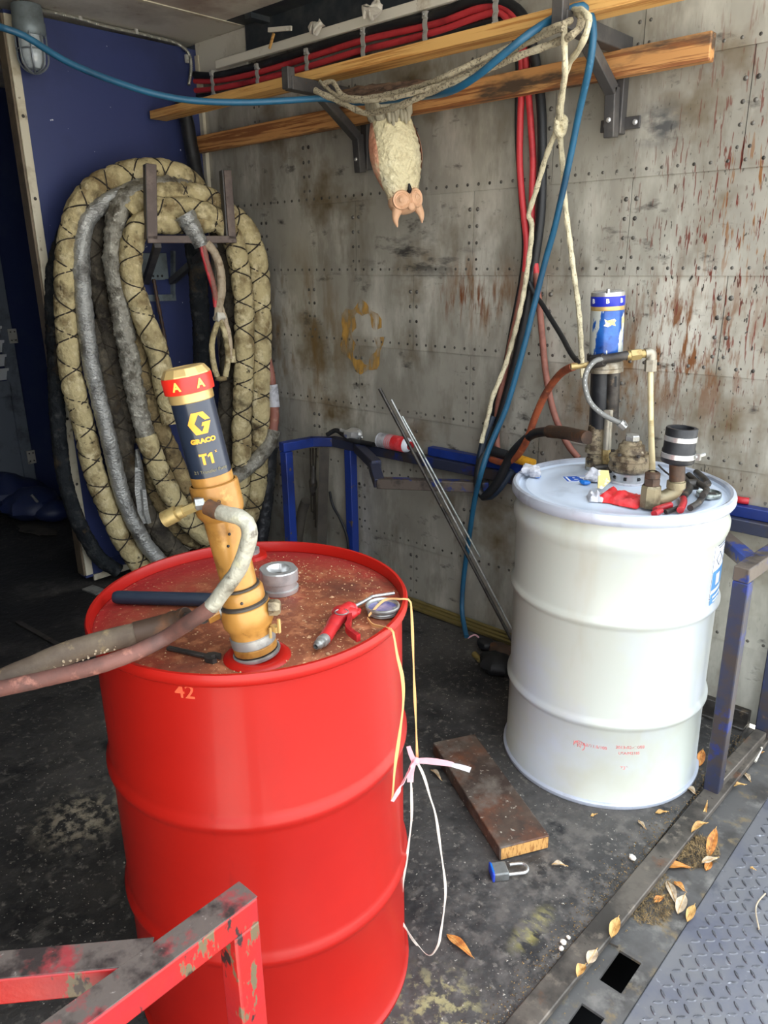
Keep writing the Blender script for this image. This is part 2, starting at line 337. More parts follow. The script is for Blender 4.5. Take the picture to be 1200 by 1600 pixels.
def cr(pts, k=6):
    """smooth curve through the points"""
    P = [Vector(q) for q in pts]; out = []
    Q = [P[0]*2-P[1]]+P+[P[-1]*2-P[-2]]
    for i in range(1, len(Q)-2):
        a, b, c, d = Q[i-1:i+3]
        for j in range(k):
            t = j/k
            out.append(.5*((2*b)+(c-a)*t+(2*a-5*b+4*c-d)*t*t+(3*b-a-3*c+d)*t**3))
    out.append(P[-1]); return out
def even(pts, step):
    out = [pts[0]]; acc = 0
    for a, b in zip(pts, pts[1:]):
        L = (b-a).length
        if L < 1e-9: continue
        while acc+L >= step:
            t = (step-acc)/L; a = a.lerp(b, t); out.append(a); L = (b-a).length; acc = 0
            if L < 1e-9: break
        acc += L
    if (out[-1]-pts[-1]).length > step*.3: out.append(pts[-1])
    return out
def wander(L, seed): return 2.0*noise.noise(Vector((L*6, seed, 0)))
def cushion(amp, seed, pitch, depth, fold=.05):
    """a soft wrap squeezed where two crossing cords run round it"""
    def f(L, a):
        q = 1+amp*noise.noise(Vector((math.cos(a)*1.2, math.sin(a)*1.2, L*9+seed)))+amp*.5*noise.noise(Vector((math.cos(a)*2.5, math.sin(a)*2.5, L*30+seed)))
        for ph, sg in ((0, 1), (PI, -1)):
            d = (a-ph-sg*(2*PI*L/pitch+wander(L, seed))+PI) % (2*PI)-PI
            q -= depth*math.exp(-(d/.34)**2)
        q += fold*noise.noise(Vector((math.cos(a)*2, math.sin(a)*2+L*25, L*55+seed)))
        return q
    return f
def helix(pts, r, pitch, ph=0, sgn=1, n=16, seed=0):
    """a cord wound round a path"""
    e = even(pts, pitch/n); out = []
    u = None
    for i in range(len(e)):
        t = (e[min(i+1, len(e)-1)]-e[max(i-1, 0)]).normalized()
        u = t.orthogonal().normalized() if u is None else (u-t*u.dot(t)).normalized()
        w_ = t.cross(u); a = ph+sgn*(2*PI*i/n+wander(i*pitch/n, seed))
        out.append(e[i]+(u*math.cos(a)+w_*math.sin(a))*r)
    return out
def lump(amp, fz, seed=0, rings=0, pitch=.1):
    def f(L, a):
        q = 1+amp*noise.noise(Vector((math.cos(a)*1.2, math.sin(a)*1.2, L*fz+seed)))
        q += amp*.9*noise.noise(Vector((math.cos(a)*3, math.sin(a)*3+L*20, L*fz*4+seed)))
        if rings: q -= rings*max(0, math.cos(2*PI*L/pitch+a+.8*math.sin(L*40)))**6
        return q
    return f

def obj(name, g, m, parent=None, loc=None, local=False, sharp=40, bevel=0, **kw):
    """links one mesh object; a part's vertices are turned from world to its thing's space"""
    off = None
    if parent is not None and not local:
        p_ = parent
        off = Vector((0, 0, 0))
        while p_ is not None: off += Vector(p_.location); p_ = p_.parent
    elif loc is not None: off = Vector(loc)
    me = g.mesh(name, off, sharp) if isinstance(g, G) else g
    if not me.materials: me.materials.append(M[m] if isinstance(m, str) else m)
    o = bpy.data.objects.new(name, me); COL.objects.link(o)
    if parent is not None: o.parent = parent
    elif loc is not None: o.location = loc
    if bevel:
        b = o.modifiers.new('bevel', 'BEVEL'); b.width = bevel; b.segments = 2; b.limit_method = 'ANGLE'
    for k, v in kw.items(): o[k] = v
    return o
def thing(name, label, cat, loc=(0, 0, 0), rot=None, group=None):
    o = bpy.data.objects.new(name, None); COL.objects.link(o); o.location = loc; o.empty_display_size = .05
    if rot is not None: o.rotation_euler = rot
    o['label'] = label; o['category'] = cat
    if group: o['group'] = group
    return o
def tag(o, label, cat, group=None):
    o['label'] = label; o['category'] = cat
    if group: o['group'] = group
    return o
def single(name, g, m, label, cat, group=None, loc=None, **kw):
    if loc is None:
        n = len(g.v); c = Vector((sum(q.x for q in g.v)/n, sum(q.y for q in g.v)/n, min(q.z for q in g.v))); loc = c
    return tag(obj(name, g, m, loc=loc, **kw), label, cat, group)
def struct(name, g, m, **kw):
    o = obj(name, g, m, **kw)
    if o.parent is None: o['kind'] = 'structure'
    return o
def rotz(a): return Matrix.Rotation(a, 4, 'Z')
def axis_rot(A, toward=None):
    """rotation taking +Z to A, and -Y roughly towards the given direction"""
    z = Vector(A).normalized(); f = Vector(toward); y = -(f - z*f.dot(z)).normalized(); x = y.cross(z)
    return Matrix((x, y, z)).transposed()

def letters(txt, size, extrude=.0006, bold=0):
    cu = bpy.data.curves.new('lettering', 'FONT'); cu.body = txt; cu.size = size; cu.extrude = extrude
    cu.align_x = 'CENTER'; cu.align_y = 'CENTER'; cu.offset = bold; cu.resolution_u = 3
    o = bpy.data.objects.new('lettering', cu); COL.objects.link(o)
    dg = bpy.context.evaluated_depsgraph_get(); me = bpy.data.meshes.new_from_object(o.evaluated_get(dg))
    bpy.data.objects.remove(o); me.materials.clear()
    return me
def wrap(me, rad, a0, z0, lift=.0008, sx=1.0):
    """bends flat lettering or a flat print round an upright cylinder; a0 is the middle angle"""
    bm = bmesh.new(); bm.from_mesh(me)
    bmesh.ops.triangulate(bm, faces=bm.faces)
    xs = [v.co.x for v in bm.verts]; lo, hi = min(xs), max(xs); n = int((hi-lo)*sx/(rad*.12))+1
    for i in range(1, n):
        bmesh.ops.bisect_plane(bm, geom=bm.verts[:]+bm.edges[:]+bm.faces[:], plane_co=(lo+(hi-lo)*i/n, 0, 0), plane_no=(1, 0, 0))
    for v in bm.verts:
        a = a0+v.co.x*sx/rad; r = rad+lift+max(0, v.co.z)
        v.co = Vector((r*math.cos(a), r*math.sin(a), z0+v.co.y))
    bm.to_mesh(me); bm.free(); return me
def flat(poly, h=.0006):
    g = G(); g.prism(poly, h); return g.mesh('print')
def rect(w_, h_, x=0, y=0): return [(x-w_/2, y-h_/2), (x+w_/2, y-h_/2), (x+w_/2, y+h_/2), (x-w_/2, y+h_/2)]

# ---------------------------------------------------------------- materials of the big surfaces
SEAM = [0.0, .275, .57, .857, 1.14, 1.434, 1.726, 2.036, 2.50]
M['sheet'] = mat('galvanised_wall_sheet', (172, 168, 156), .45, .2, [
    ((150, 145, 134), 2.6, .42, .66, (1, 1, .7)), ((204, 200, 188), 7, .5, .72, (1, 1, .35)),
    ((124, 116, 102), 5.5, .52, .74, (1.6, 1, .5)), ((108, 92, 66), 2.3, .54, .7), ((70, 66, 62), 16, .62, .74, (.5, 1, 1)),
    ((128, 92, 56), 9, .47, .62, (3, 1, .5), None, (1.66, 0, 1.36, .05, .26, (1, 1, 1.3))),
    ((122, 74, 44), 14, .5, .6, (4, 1, .5), None, (1.60, 0, 1.34, .03, .2, (.9, 1, 1.5))),
    ((120, 78, 46), 13, .49, .6, (3, 1, .6), None, (2.45, 0, 1.22, .05, .34)),
    ((136, 96, 50), 8, .46, .62, (2, 1, .7), None, (2.22, 0, 1.06, .05, .25)),
    ((120, 96, 60), 6, .48, .62, (2, 1, .6), None, (.6, 0, 1.15, .1, .5)),
    ((112, 52, 40), 17, .595, .62, (5.5, 1, .55), 3, (2.62, 0, 1.55, .1, .62, (1, 1, .75))),
    ((140, 90, 40), 15, .60, .64, (5, 1, .5), 3, (2.66, 0, 1.62, .05, .35)),
    ((86, 44, 34), 24, .63, .66, (5, 1, .8), 3, (2.45, 0, 1.3, .1, .8)),
    ((58, 56, 54), 4, .5, .6, (1.2, 1, 4), None, (1.35, 0, 1.5, .04, .3, (.8, 1, 2.6))),
    ((92, 92, 92), 5, .46, .58, (1, 1, 2), None, (2.30, 0, 1.86, .02, .13, (1, 1, 1.5))),
    ((48, 44, 40), 55, .67, .70, (1.4, 1, .6), 2, (2.4, 0, 1.2, .1, 1.2)),
], (5, .12, .02), vary=.09)
M['rivet'] = mat('rivet', (104, 100, 94), .45, .5, [((60, 56, 52), 30, .5, .62)])
M['floor'] = mat('dark_dirty_floor', (70, 67, 64), .62, 0, [
    ((36, 35, 35), 1.4, .42, .62), ((80, 77, 74), 5, .52, .74), ((26, 25, 26), 3.2, .56, .7), ((108, 103, 96), 13, .6, .78, (1, .5, 1)),
    ((172, 166, 154), 90, .68, .72, None, 2), ((104, 99, 92), 38, .57, .68, None, 3), ((24, 24, 26), 9, .6, .68),
    ((22, 21, 22), 3, .3, .5, None, None, (-.1, -1.2, 0, .3, 1.7)),  # floor colour gets darker towards the inner left
    ((150, 142, 84), 30, .44, .56, (.6, 1.4, 1), None, (2.700, -1.20, 0, .005, .075, (1.9, .7, 1))),
    ((150, 140, 122), 34, .46, .6, None, None, (1.55, -1.72, 0, .02, .17)),
    ((146, 140, 100), 34, .5, .6, None, None, (2.66, -1.5, 0, .02, .14)),
    ((92, 87, 82), 24, .46, .64, None, None, (2.70, -1.0, 0, .1, .6, (1.6, .8, 1))),
], (30, .7, .008))
M['lip'] = mat('worn_floor_lip', (102, 95, 87), .5, .45, [((62, 58, 54), 7, .45, .62), ((128, 118, 106), 22, .56, .7), ((110, 78, 58), 10, .6, .72), ((60, 54, 50), 40, .64, .7)], (40, .35, .004))
M['bumper'] = mat('steel_bumper_plate', (90, 88, 86), .55, .25, [((62, 59, 56), 5, .45, .62), ((120, 117, 112), 12, .56, .7), ((118, 104, 80), 20, .58, .7)], (40, .3, .003))
M['tread'] = mat('grey_tread_plate', (116, 116, 119), .42, .4, [((100, 102, 114), 5, .45, .65), ((82, 84, 92), 12, .6, .74), ((164, 166, 172), 40, .64, .74)], (50, .2, .002))
M['lug'] = mat('tread_lug', (100, 101, 106), .38, .35, [((76, 77, 82), 20, .45, .62), ((160, 162, 168), 40, .6, .7)])

# ---------------------------------------------------------------- the truck body
WX0, XE, YF = -1.55, 2.98, -2.66
g = G(); g.box(((WX0+2.80)/2, YF/2, -.03), (2.80-WX0, -YF, .06)); struct('floor', g, 'floor')
# back wall: backing, sheets, rivets
g = G(); g.box(((XE)/2-.1, .035, 1.3), (XE+.4, .05, 2.6)); wall = struct('wall_back', g, 'plainwall')
GG = 0.0012
rg = G()
def dome(x, y_, z, r=.0085, h=.005):
    vs = [(x+r*math.cos(a), y_, z+r*math.sin(a)) for a in [i*PI/4 for i in range(8)]]
    v2 = [(x+r*.6*math.cos(a), y_-h*.8, z+r*.6*math.sin(a)) for a in [i*PI/4 for i in range(8)]]
    rg.add(vs+v2+[(x, y_-h, z)], [(i, (i+1) % 8, 8+(i+1) % 8, 8+i) for i in range(8)]+[(8+i, 8+(i+1) % 8, 16) for i in range(8)])
for k in range(8):
    z0, z1 = SEAM[k], SEAM[k+1]
    off = .12 if k % 2 == 0 else .415
    xs = [0.0]+[q for q in [off+.61*i-.0 for i in range(0, 6)] if .02 < q < XE-.03]+[XE]
    if k % 2 == 0: xs = [0.0, .725, 1.33, 1.94, 2.552, XE]
    else: xs = [0.0, .415, 1.015, 1.62, 2.228, 2.84, XE]
    for a, b in zip(xs, xs[1:]):
        g = G(); dy = random.uniform(0, .0015)
        # a sheet a little buckled, upper one lapping over the lower
        nx = 6; vs = []; fs = []
        for j in (0, 1):
            for i in range(nx+1):
                t = i/nx
                vs.append((a+GG+(b-a-2*GG)*t, -.003-dy+.001*noise.noise(Vector((a+t, z0*3, j)))+(-.0045 if j == 0 else 0), (z0-.006 if j == 0 and k else z0) if j == 0 else z1-.003))
        fr = len(vs)
        vs += [(x, .012, z) for x, y_, z in vs[:fr]]
        for i in range(nx):
            q = (i, i+1, nx+2+i, nx+1+i); fs.append(q); fs.append(tuple(fr+t for t in q[::-1]))
            fs.append((i, fr+i, fr+i+1, i+1)); fs.append((nx+1+i, nx+2+i, fr+nx+2+i, fr+nx+1+i))
        fs.append((0, nx+1, fr+nx+1, fr)); fs.append((nx, fr+nx, fr+2*nx+1, 2*nx+1))
        g.add(vs, fs); obj('wall_sheet', g, 'sheet', wall)
        if b < XE-.02:
            z = z0+.05
            while z < z1-.03:
                dome(b-.017, -.004, z); dome(b+.017, -.004, z); z += .058
    x = .04
    if k:
        while x < XE-.01: dome(x, -.0045, z0+.016); x += .0485
o = obj('rivets', rg, 'rivet', wall); o['kind'] = 'stuff'
# painted letter-like mark
M['mark'] = fade(mat('ochre_spray_mark', (186, 142, 66), .7), 22, .34, .62, (1.6, 1, .45))
g = G(); n = 30; vs = []; fs = []
for i in range(n+1):
    a = R(20)+R(345)*i/n; ww = .022+.012*math.sin(i*1.3)+(.018 if 9 < i < 17 else 0)
    for s_ in (-1, 1): vs.append((1.045+(.098+s_*ww)*math.cos(a), -.0085, 1.165+(.128+s_*ww)*math.sin(a)))
for i in range(n): fs.append((2*i, 2*i+1, 2*i+3, 2*i+2))
o = g.add(vs, fs); o = obj('paint_mark', g, 'mark', wall); o['label'] = 'faded ochre ring-shaped spray mark'
# left wall: navy painted bulkhead with doorway beyond
g = G(); g.box((-.03, -.45, 1.235), (.06, .9, 2.4)); wl = struct('wall_left', g, 'bluewall')
g = G(); g.box((.003, -.884, 1.235), (.010, .036, 2.37)); t = struct('trim_1', g, 'trimw', bevel=.002)
for i in range(8):
    d = G(); q = .2+i*.31; d.sphere((.009, -.884, q), .007, 8, (.5, 1, 1)); obj('screw', d, 'dsteel', t)
g = G(); g.box((-.03, -.905, 1.235), (.06, .012, 2.37)); struct('trim_2', g, 'trimb', bevel=.002)
g = G(); g.box((.004, -.4, .03), (.012, .93, .03)); struct('baseboard_left', g, 'trimw')
g = G()
for i in range(22): g.box((.004, -.83+i*.036, .075), (.008, .018, .06))
obj('kick_strip', g, 'bluewall', wl)
g = G(); g.box((.012, -.012, 1.22), (.03, .024, 2.38)); t = struct('trim_4', g, 'trimw', bevel=.002)
# the front wall and far end close the truck body outside the view
g = G(); g.box(((WX0+2.75)/2, YF-.03, 1.3), (2.75-WX0, .06, 2.6)); struct('wall_front', g, 'plainwall')
g = G(); g.box((WX0-.03, YF/2, 1.3), (.06, -YF, 2.6)); struct('wall_end', g, 'doorblue')
g = G(); g.box((-.8, .03, 1.3), (1.6, .05, 2.6)); struct('wall_far', g, 'doorgrey')
# ceiling sheets and the open strip along the back wall
g = G(); g.box(((WX0+2.9)/2, YF/2, 2.60), (2.9-WX0, -YF+.1, .02)); ce = struct('ceiling', g, 'roofbeam')
def sheet(x0, x1, y0, y1, z, h=.006):
    q = G(); q.box(((x0+x1)/2, (y0+y1)/2, z+h/2), (x1-x0, y1-y0, h)); return obj('ceiling_sheet', q, 'ceil', ce)
sheet(WX0, .385, YF, -.002, 2.462)
sheet(.395, 1.62, YF, -.135, 2.460); sheet(1.63, 2.86, YF, -.135, 2.462)
q = G(); q.box((.39, (YF-.06)/2, 2.459), (.022, -YF-.06, .006)); obj('seam_strip', q, 'trimw', ce)
q = G(); q.box((.19, -.008, 2.385), (.37, .02, .15)); obj('corner_plate', q, 'ceil', ce)
q = G(); q.box((1.64, -.02, 2.42), (2.48, .03, .15)); struct('trim_5', q, 'roofbeam', bevel=.004)
q = G(); q.box((1.64, -.07, 2.52), (2.48, .12, .12)); struct('trim_6', q, 'roofbeam')
for x in (.55, 1.0, 1.45): 
    q = G(); q.box((x, -.075, 2.47), (.04, .12, .06)); obj('rafter_end', q, 'roofbeam', ce)
q = G(); q.bar((2.1, -.018, .025), (2.80, -.018, .025), .03, .05); q.bar((2.1, -.045, .006), (2.80, -.045, .006), .06, .010); struct('baseboard_back', q, 'dsteel', bevel=.003)
# white strip along the top of the wall
q = G(); q.box((1.2, -.045, 2.338), (2.0, .022, .036)); tag(obj('cable_trunking', q, 'whitestrip', loc=(1.2, -.04, 2.33), bevel=.003), 'long white strip running along the top of the back wall', 'trunking')
for i, (u, v, lab) in enumerate([(495, 42, 'crumpled white foam scrap poking from ceiling gap, nearer the corner'), (580, 14, 'crumpled white foam scrap poking from ceiling gap, farther from the corner')]):
    q = G(); c = at(u, v, 'y', -.12); q.sphere(c, .03, 12, (1.5, .8, .6))
    for p_ in q.v: p_ += Vector((0, 0, 1))*.03*noise.noise(p_*40)+Vector((1, 0, 0))*.03*noise.noise(p_*30+Vector((5, 0, 0)))
    single('foam_scrap', q, 'foam', lab, 'foam', 'torn foam at the ceiling gap')
q = G(); q.bar(at(428, 52, 'y', -.13), at(421, 76, 'y', -.13), .008, .008); single('wood_splinter', q, 'wood', 'small wooden splinter hanging from the ceiling edge', 'wood')
q = G(); q.bar(at(420, 47, 'y', -.14), at(455, 44, 'y', -.14), .01, .016); single('tape_strip', q, 'foam', 'pale strip of tape hanging off the ceiling edge', 'tape')

# floor edge, bumper plate with square holes, tread plate
def lx(y): return 2.815+(y+1.0)*.03
g = G(); A, B = -2.66, 0.0
g.bar((lx(A)+.012, A, .003), (lx(B)+.012, B, .003), .055, .018)
struct('trim_7', g, 'lip', bevel=.003)
g = G(); zb = -.045
ys = [-2.66, -2.15, -2.05, -1.955, -1.855, -1.76, -1.655, -1.565, -1.465, -1.375, -1.275, -1.2, -1.1, 0.0]
def strip(x0, x1, y0, y1): g.box(((x0+x1)/2, (y0+y1)/2, zb+.0215), (x1-x0, y1-y0, .007))
strip(2.80, 2.872, -2.66, 0); strip(2.924, 2.955, -2.66, 0)
prev = -2.66
for (h0, h1) in [(-1.565, -1.465), (-1.38, -1.275), (-1.2, -1.1)]:
    strip(2.872, 2.924, prev, h0); prev = h1
strip(2.872, 2.924, prev, 0)
struct('trim_8', g, 'bumper')
g = G(); g.box((2.9, -1.35, -.20), (.36, 2.6, .02)); g.box((2.73, -1.35, -.11), (.02, 2.6, .18)); g.box((3.07, -1.35, -.13), (.02, 2.6, .14)); struct('hole_shade_tray', g, 'dark')  # near-black tray added under the square holes so they look shaded
g = G(); g.box((3.7, -1.33, -.05), (1.49, 2.66, .05)); pl = struct('trim_10', g, 'tread', bevel=.003)
g = G()
def lug(x, y, a):
    n = 8; L, W, H = .0135, .0042, .0024; c, s_ = math.cos(a), math.sin(a)
    b = [(L*math.cos(t), W*math.sin(t)) for t in [2*PI*i/n for i in range(n)]]
    vs = [(x+p_*c-q*s_, y+p_*s_+q*c, -.0255) for p_, q in b]+[(x+(p_*c-q*s_)*.6, y+(p_*s_+q*c)*.6, -.025+H) for p_, q in b]
    g.add(vs, [(i, (i+1) % n, n+(i+1) % n, n+i) for i in range(n)]+[tuple(range(n, 2*n))])
P_ = .0255
for i in range(44):
    for j in range(76):
        x = 2.99+i*P_; y = -1.80+j*P_
        if x < 4.1 and y < -.02: lug(x, y, R(45) if (i+j) % 2 else R(-45))
o = obj('tread_lugs', g, 'lug', pl); o['kind'] = 'stuff'
g = G(); g.box((6, -2, -1.0), (40, 40, .1)); struct('ground', g, 'ground')

# far end of the body seen past the bulkhead: a dark louvred door
XD = -1.50
ph = at(20, 525, 'x', XD).y; pl2 = at(49, 714, 'x', XD).y; yh = (ph+pl2)/2
d = bpy.data.objects.new('door_1', None); COL.objects.link(d); d.location = (XD, yh, 0); d['kind'] = 'structure'
g = G(); g.box((XD, yh-.035, 1.2), (.03, .07, 2.2)); g.box((XD, yh-.68, 1.2), (.03, .07, 2.2))
zt_, zb_ = at(0, 462, 'x', XD).z, at(20, 594, 'x', XD).z
for z in (zt_+.06, zb_-.05, .14, 2.26): g.box((XD, yh-.36, z), (.03, .60, .09))
obj('door_frame', g, 'doorgrey', d, bevel=.002)
g = G(); g.box((XD-.006, yh-.36, (zb_+.1)/2), (.010, .60, zb_-.1)); obj('lower_panel', g, 'doorgrey', d)
g = G(); g.box((XD-.006, yh-.36, (zt_+2.3)/2), (.010, .60, 2.3-zt_)); obj('upper_panel', g, 'doorblue', d)
n = 6
for i in range(n):
    g = G(); g.box((XD, yh-.36, zb_+(zt_-zb_)*(i+.5)/n), (.006, .60, (zt_-zb_)/n*.98), Matrix.Rotation(R(30), 3, 'Y')); obj('slat', g, 'louver', d)
for u, v in ((20, 525), (49, 714)):
    g = G(); c = at(u, v, 'x', XD+.02); g.box(c, (.008, .05, .085)); h = obj('hinge', g, 'zinc', d)
    for dx in (-.012, .012):
        for dz in (-.025, .025):
            s_ = G(); s_.sphere(c+Vector((.005, dx, dz)), .005, 6); obj('screw', s_, 'dsteel', h)
# ---------------------------------------------------------------- the two drums
def bead(z, r0, r1, h): return [(r0, z-h), (r0+(r1-r0)*.35, z-h*.55), (r1-.001, z-h*.18), (r1-.001, z+h*.18), (r0+(r1-r0)*.35, z+h*.55), (r0, z+h)]
RX, RY = 2.3047, -1.6355
drum = thing('steel_drum', 'glossy red steel drum with a rust-dusted top and a yellow pump standing in it', 'drum', (RX, RY, 0))
g = G()
prof = [(.2, .012), (.285, .012), (.286, .002), (.296, .002), (.297, .012), (.288, .02)]+bead(.30, .287, .2965, .024)+bead(.595, .287, .2965, .024)+[(.287, .84), (.289, .862)]
g.lathe(prof, 96); obj('shell', g, 'red', drum, local=True, sharp=50)
g = G(); g.lathe([(.288, .858), (.295, .862), (.2985, .868), (.2985, .878), (.2955, .883), (.290, .883), (.2875, .878), (.2865, .862)], 96); obj('chime', g, 'red', drum, local=True)
g = G(); g.lathe([(0, .866), (.2, .866), (.262, .8655), (.270, .8615), (.287, .8605)], 96); obj('drum_head', g, 'redlid', drum, local=True)
g = G(); c = at(392, 868, 'z', .868)-drum.location
g.lathe([(.036, -.003), (.034, .005), (.026, .007), (0, .007)], 24, Matrix.Translation(c)); b = obj('bung', g, 'red', drum, local=True)
g = G(); g.lathe([(.02, 0), (.02, .012), (.013, .013), (.012, .006), (0, .006)], 18, Matrix.Translation(c+Vector((0, 0, .005)))); obj('bung_cap', g, 'steel', b, local=True)
g = G(); g.lathe([(.056, -.001), (.052, .003), (.045, .0045), (.042, .0035), (.030, .003)], 40, Matrix.Translation(at(402, 1024, 'z', .867)-drum.location)); obj('bung_boss', g, 'red', drum, local=True)
# stencilled number
ang = math.atan2(CP.y-RY, CP.x-RX)
def drum_at(u, v, cx, cy, r):
    """where the sight line meets an upright drum"""
    d = ray(u, v); ox, oy = CP.x-cx, CP.y-cy
    a = d.x**2+d.y**2; b = 2*(ox*d.x+oy*d.y); c = ox*ox+oy*oy-r*r
    t = (-b-math.sqrt(max(0, b*b-4*a*c)))/(2*a); P = CP+d*t
    return math.atan2(P.y-cy, P.x-cx), P.z
a0, z0 = drum_at(289, 1081, RX, RY, .287)
M['stencil'] = fade(mat('orange_stencil', (214, 88, 56), .5), 90, .1, .34)
o = obj('stencil', wrap(letters('42', .034, .0006, .0004), .287, a0, z0), 'stencil', drum, local=True)
g = G()
for i in range(700):
    a = random.uniform(0, 2*PI); r = .262*math.sqrt(random.random())
    x, y = r*math.cos(a), r*math.sin(a); hx = x*RH.x+y*RH.y
    if random.random() > .35+hx*2.4: continue
    s_ = random.uniform(.0008, .0022)*(2.0 if random.random() < .07 else 1)
    P3 = [(x+s_*random.uniform(.6, 1.6)*math.cos(a+k*1.57), y+s_*random.uniform(.6, 1.6)*math.sin(a+k*1.57), .8666) for k in range(4)]
    g.add(P3+[(x, y, .8668+s_*.9)], [(0, 1, 4), (1, 2, 4), (2, 3, 4), (3, 0, 4)])
o = obj('crumbs', g, 'dustchip', drum, local=True); o['kind'] = 'stuff'

WX, WY = 2.4819, -.4565
drumw = thing('steel_drum', 'glossy white steel drum with a clamp ring on its lid beside the right blue frame', 'drum', (WX, WY, 0))
g = G()
prof = [(.2, .012), (.284, .012), (.286, .002), (.297, .002), (.298, .01), (.290, .018)]+bead(.265, .287, .297, .022)+bead(.57, .287, .297, .022)
prof += [(.287, .755), (.2925, .77), (.2965, .785), (.2965, .80), (.291, .813), (.284, .826), (.284, .845), (.287, .858)]
g.lathe(prof, 96); obj('shell', g, 'white', drumw, local=True, sharp=50)
g = G(); g.lathe([(.284, .842), (.2995, .845), (.304, .852), (.3045, .864), (.301, .874), (.294, .877), (.287, .873), (.285, .862)], 96); obj('clamp_ring', g, 'ring', drumw, local=True)
g = G(); g.lathe([(0, .8645), (.19, .8645), (.195, .862), (.24, .862), (.245, .8645), (.265, .8645), (.272, .858), (.282, .857), (.287, .868)], 96); obj('drum_head', g, 'whitelid', drumw, local=True)
def wp(u, v, r=.287): return drum_at(u, v, WX, WY, r)
for txt, u, v, s_ in (('UN1A2/Y1.5/100', 922, 1165, .013), ('2013-02-4X/03', 985, 1168, .013), ('USA/M2185', 983, 1177, .012), ('732', 975, 1200, .016)):
    a0, z0 = wp(u, v); obj('stencil', wrap(letters(txt, s_), .287, a0, z0), 'print_pink', drumw, local=True)
a0, z0 = wp(905, 1165)
bm = bmesh.new(); me = bpy.data.meshes.new('ring_mark')
gg = G(); n = 24
vs = [(q*math.cos(2*PI*i/n), q*math.sin(2*PI*i/n), 0) for i in range(n) for q in (.014, .0165)]
gg.add(vs, [(2*i, 2*i+1, (2*i+3) % (2*n), (2*i+2) % (2*n)) for i in range(n)])
obj('stencil_ring', wrap(gg.mesh('ring'), .287, a0, z0), 'print_pink', drumw, local=True)
obj('stencil', wrap(letters('N', .015), .287, a0, z0), 'print_pink', drumw, local=True)
# paper label on the side
aL, zT = wp(1117, 848); _, zB = wp(1108, 950); zB = max(zB, .603)
aL2, _ = wp(1105, 950); aL = (aL+aL2)/2; LW = .155; am = aL+LW/2/.287; zc = (zT+zB)/2; LH = zT-zB
pl_ = obj('paper_label', wrap(flat(rect(LW, LH)), .287, am, zc, .0004), 'labelw', drumw, local=True); pl_['label'] = 'white and blue paper label on the side'
fr = G()
for q in (rect(LW-.006, .002, 0, LH/2-.004), rect(LW-.006, .002, 0, -LH/2+.004), rect(.002, LH-.008, -LW/2+.004, 0), rect(.002, LH-.008, LW/2-.004, 0)): fr.prism(q, .0004)
obj('label_border', wrap(fr.mesh('b'), .287, am, zc, .0012), 'labelk', pl_, local=True)
fr = G()
for q in (rect(.10, .055, -.018, -.03), rect(.10, .038, -.018, -.088), rect(.10, .022, -.018, -.123)): fr.prism(q, .0004)
obj('label_blue_panel', wrap(fr.mesh('b'), .287, am, zc, .0012), 'labelb', pl_, local=True)
fr = G()
fr.prism(rect(.03, .032, -.03, -.03), .0004); fr.prism(rect(.07, .006, -.02, -.08), .0004); fr.prism(rect(.05, .005, -.025, -.093), .0004)
obj('label_white_box', wrap(fr.mesh('b'), .287, am, zc, .0018), 'labelw', pl_, local=True)
fr = G()
for i in range(5): fr.prism(rect(random.uniform(.04, .09), .003, -.02, .09-.007*i), .0004)
for cx in (-.035, .01):
    for k in range(4):
        a = PI/2*k; b = a+PI/2; p0 = Vector((cx+.02*math.cos(a), .03+.02*math.sin(a))); p1 = Vector((cx+.02*math.cos(b), .03+.02*math.sin(b)))
        n_ = (p1-p0).orthogonal().normalized()*.0012; fr.prism([(p0-n_)[:], (p1-n_)[:], (p1+n_)[:], (p0+n_)[:]], .0004)
obj('label_print', wrap(fr.mesh('b'), .287, am, zc, .0018), 'labelk', pl_, local=True)
g = G(); g.lathe([(.286, .001), (.297, .0), (.2995, .004), (.2990, .012), (.2950, .016), (.289, .017)], 96); obj('bottom_chime', g, 'ring', drumw, local=True)
# sticker on the lid
c = at(908, 748, 'z', .8652)
def lidprint(me, ang, name, m, lift, par):
    me.transform(Matrix.Translation((c.x-WX, c.y-WY, .865+lift)) @ rotz(ang)); return obj(name, me, m, par, local=True)
th = math.atan2(RH.y, RH.x)+.05
stk = lidprint(flat(rect(.100, .058), .0004), th, 'lid_sticker', 'labelw', .0, drumw)
fr = G()
for q in (rect(.096, .003, 0, .025), rect(.096, .003, 0, -.025), rect(.006, .05, -.045, 0)): fr.prism(q, .0003)
lidprint(fr.mesh('f'), th, 'sticker_frame', 'stickerblue', .0005, stk)
me = letters('B', .058, .0003, .0022); me.transform(Matrix.Translation((-.018, 0, 0)) @ Matrix.Diagonal((1.25, 1, 1, 1))); lidprint(me, th, 'sticker_letter', 'stickerblue', .0006, stk)
fr = G(); fr.prism(rect(.036, .007, .026, -.004), .0003); lidprint(fr.mesh('l'), th, 'sticker_lines', 'stickerblue', .0005, stk)

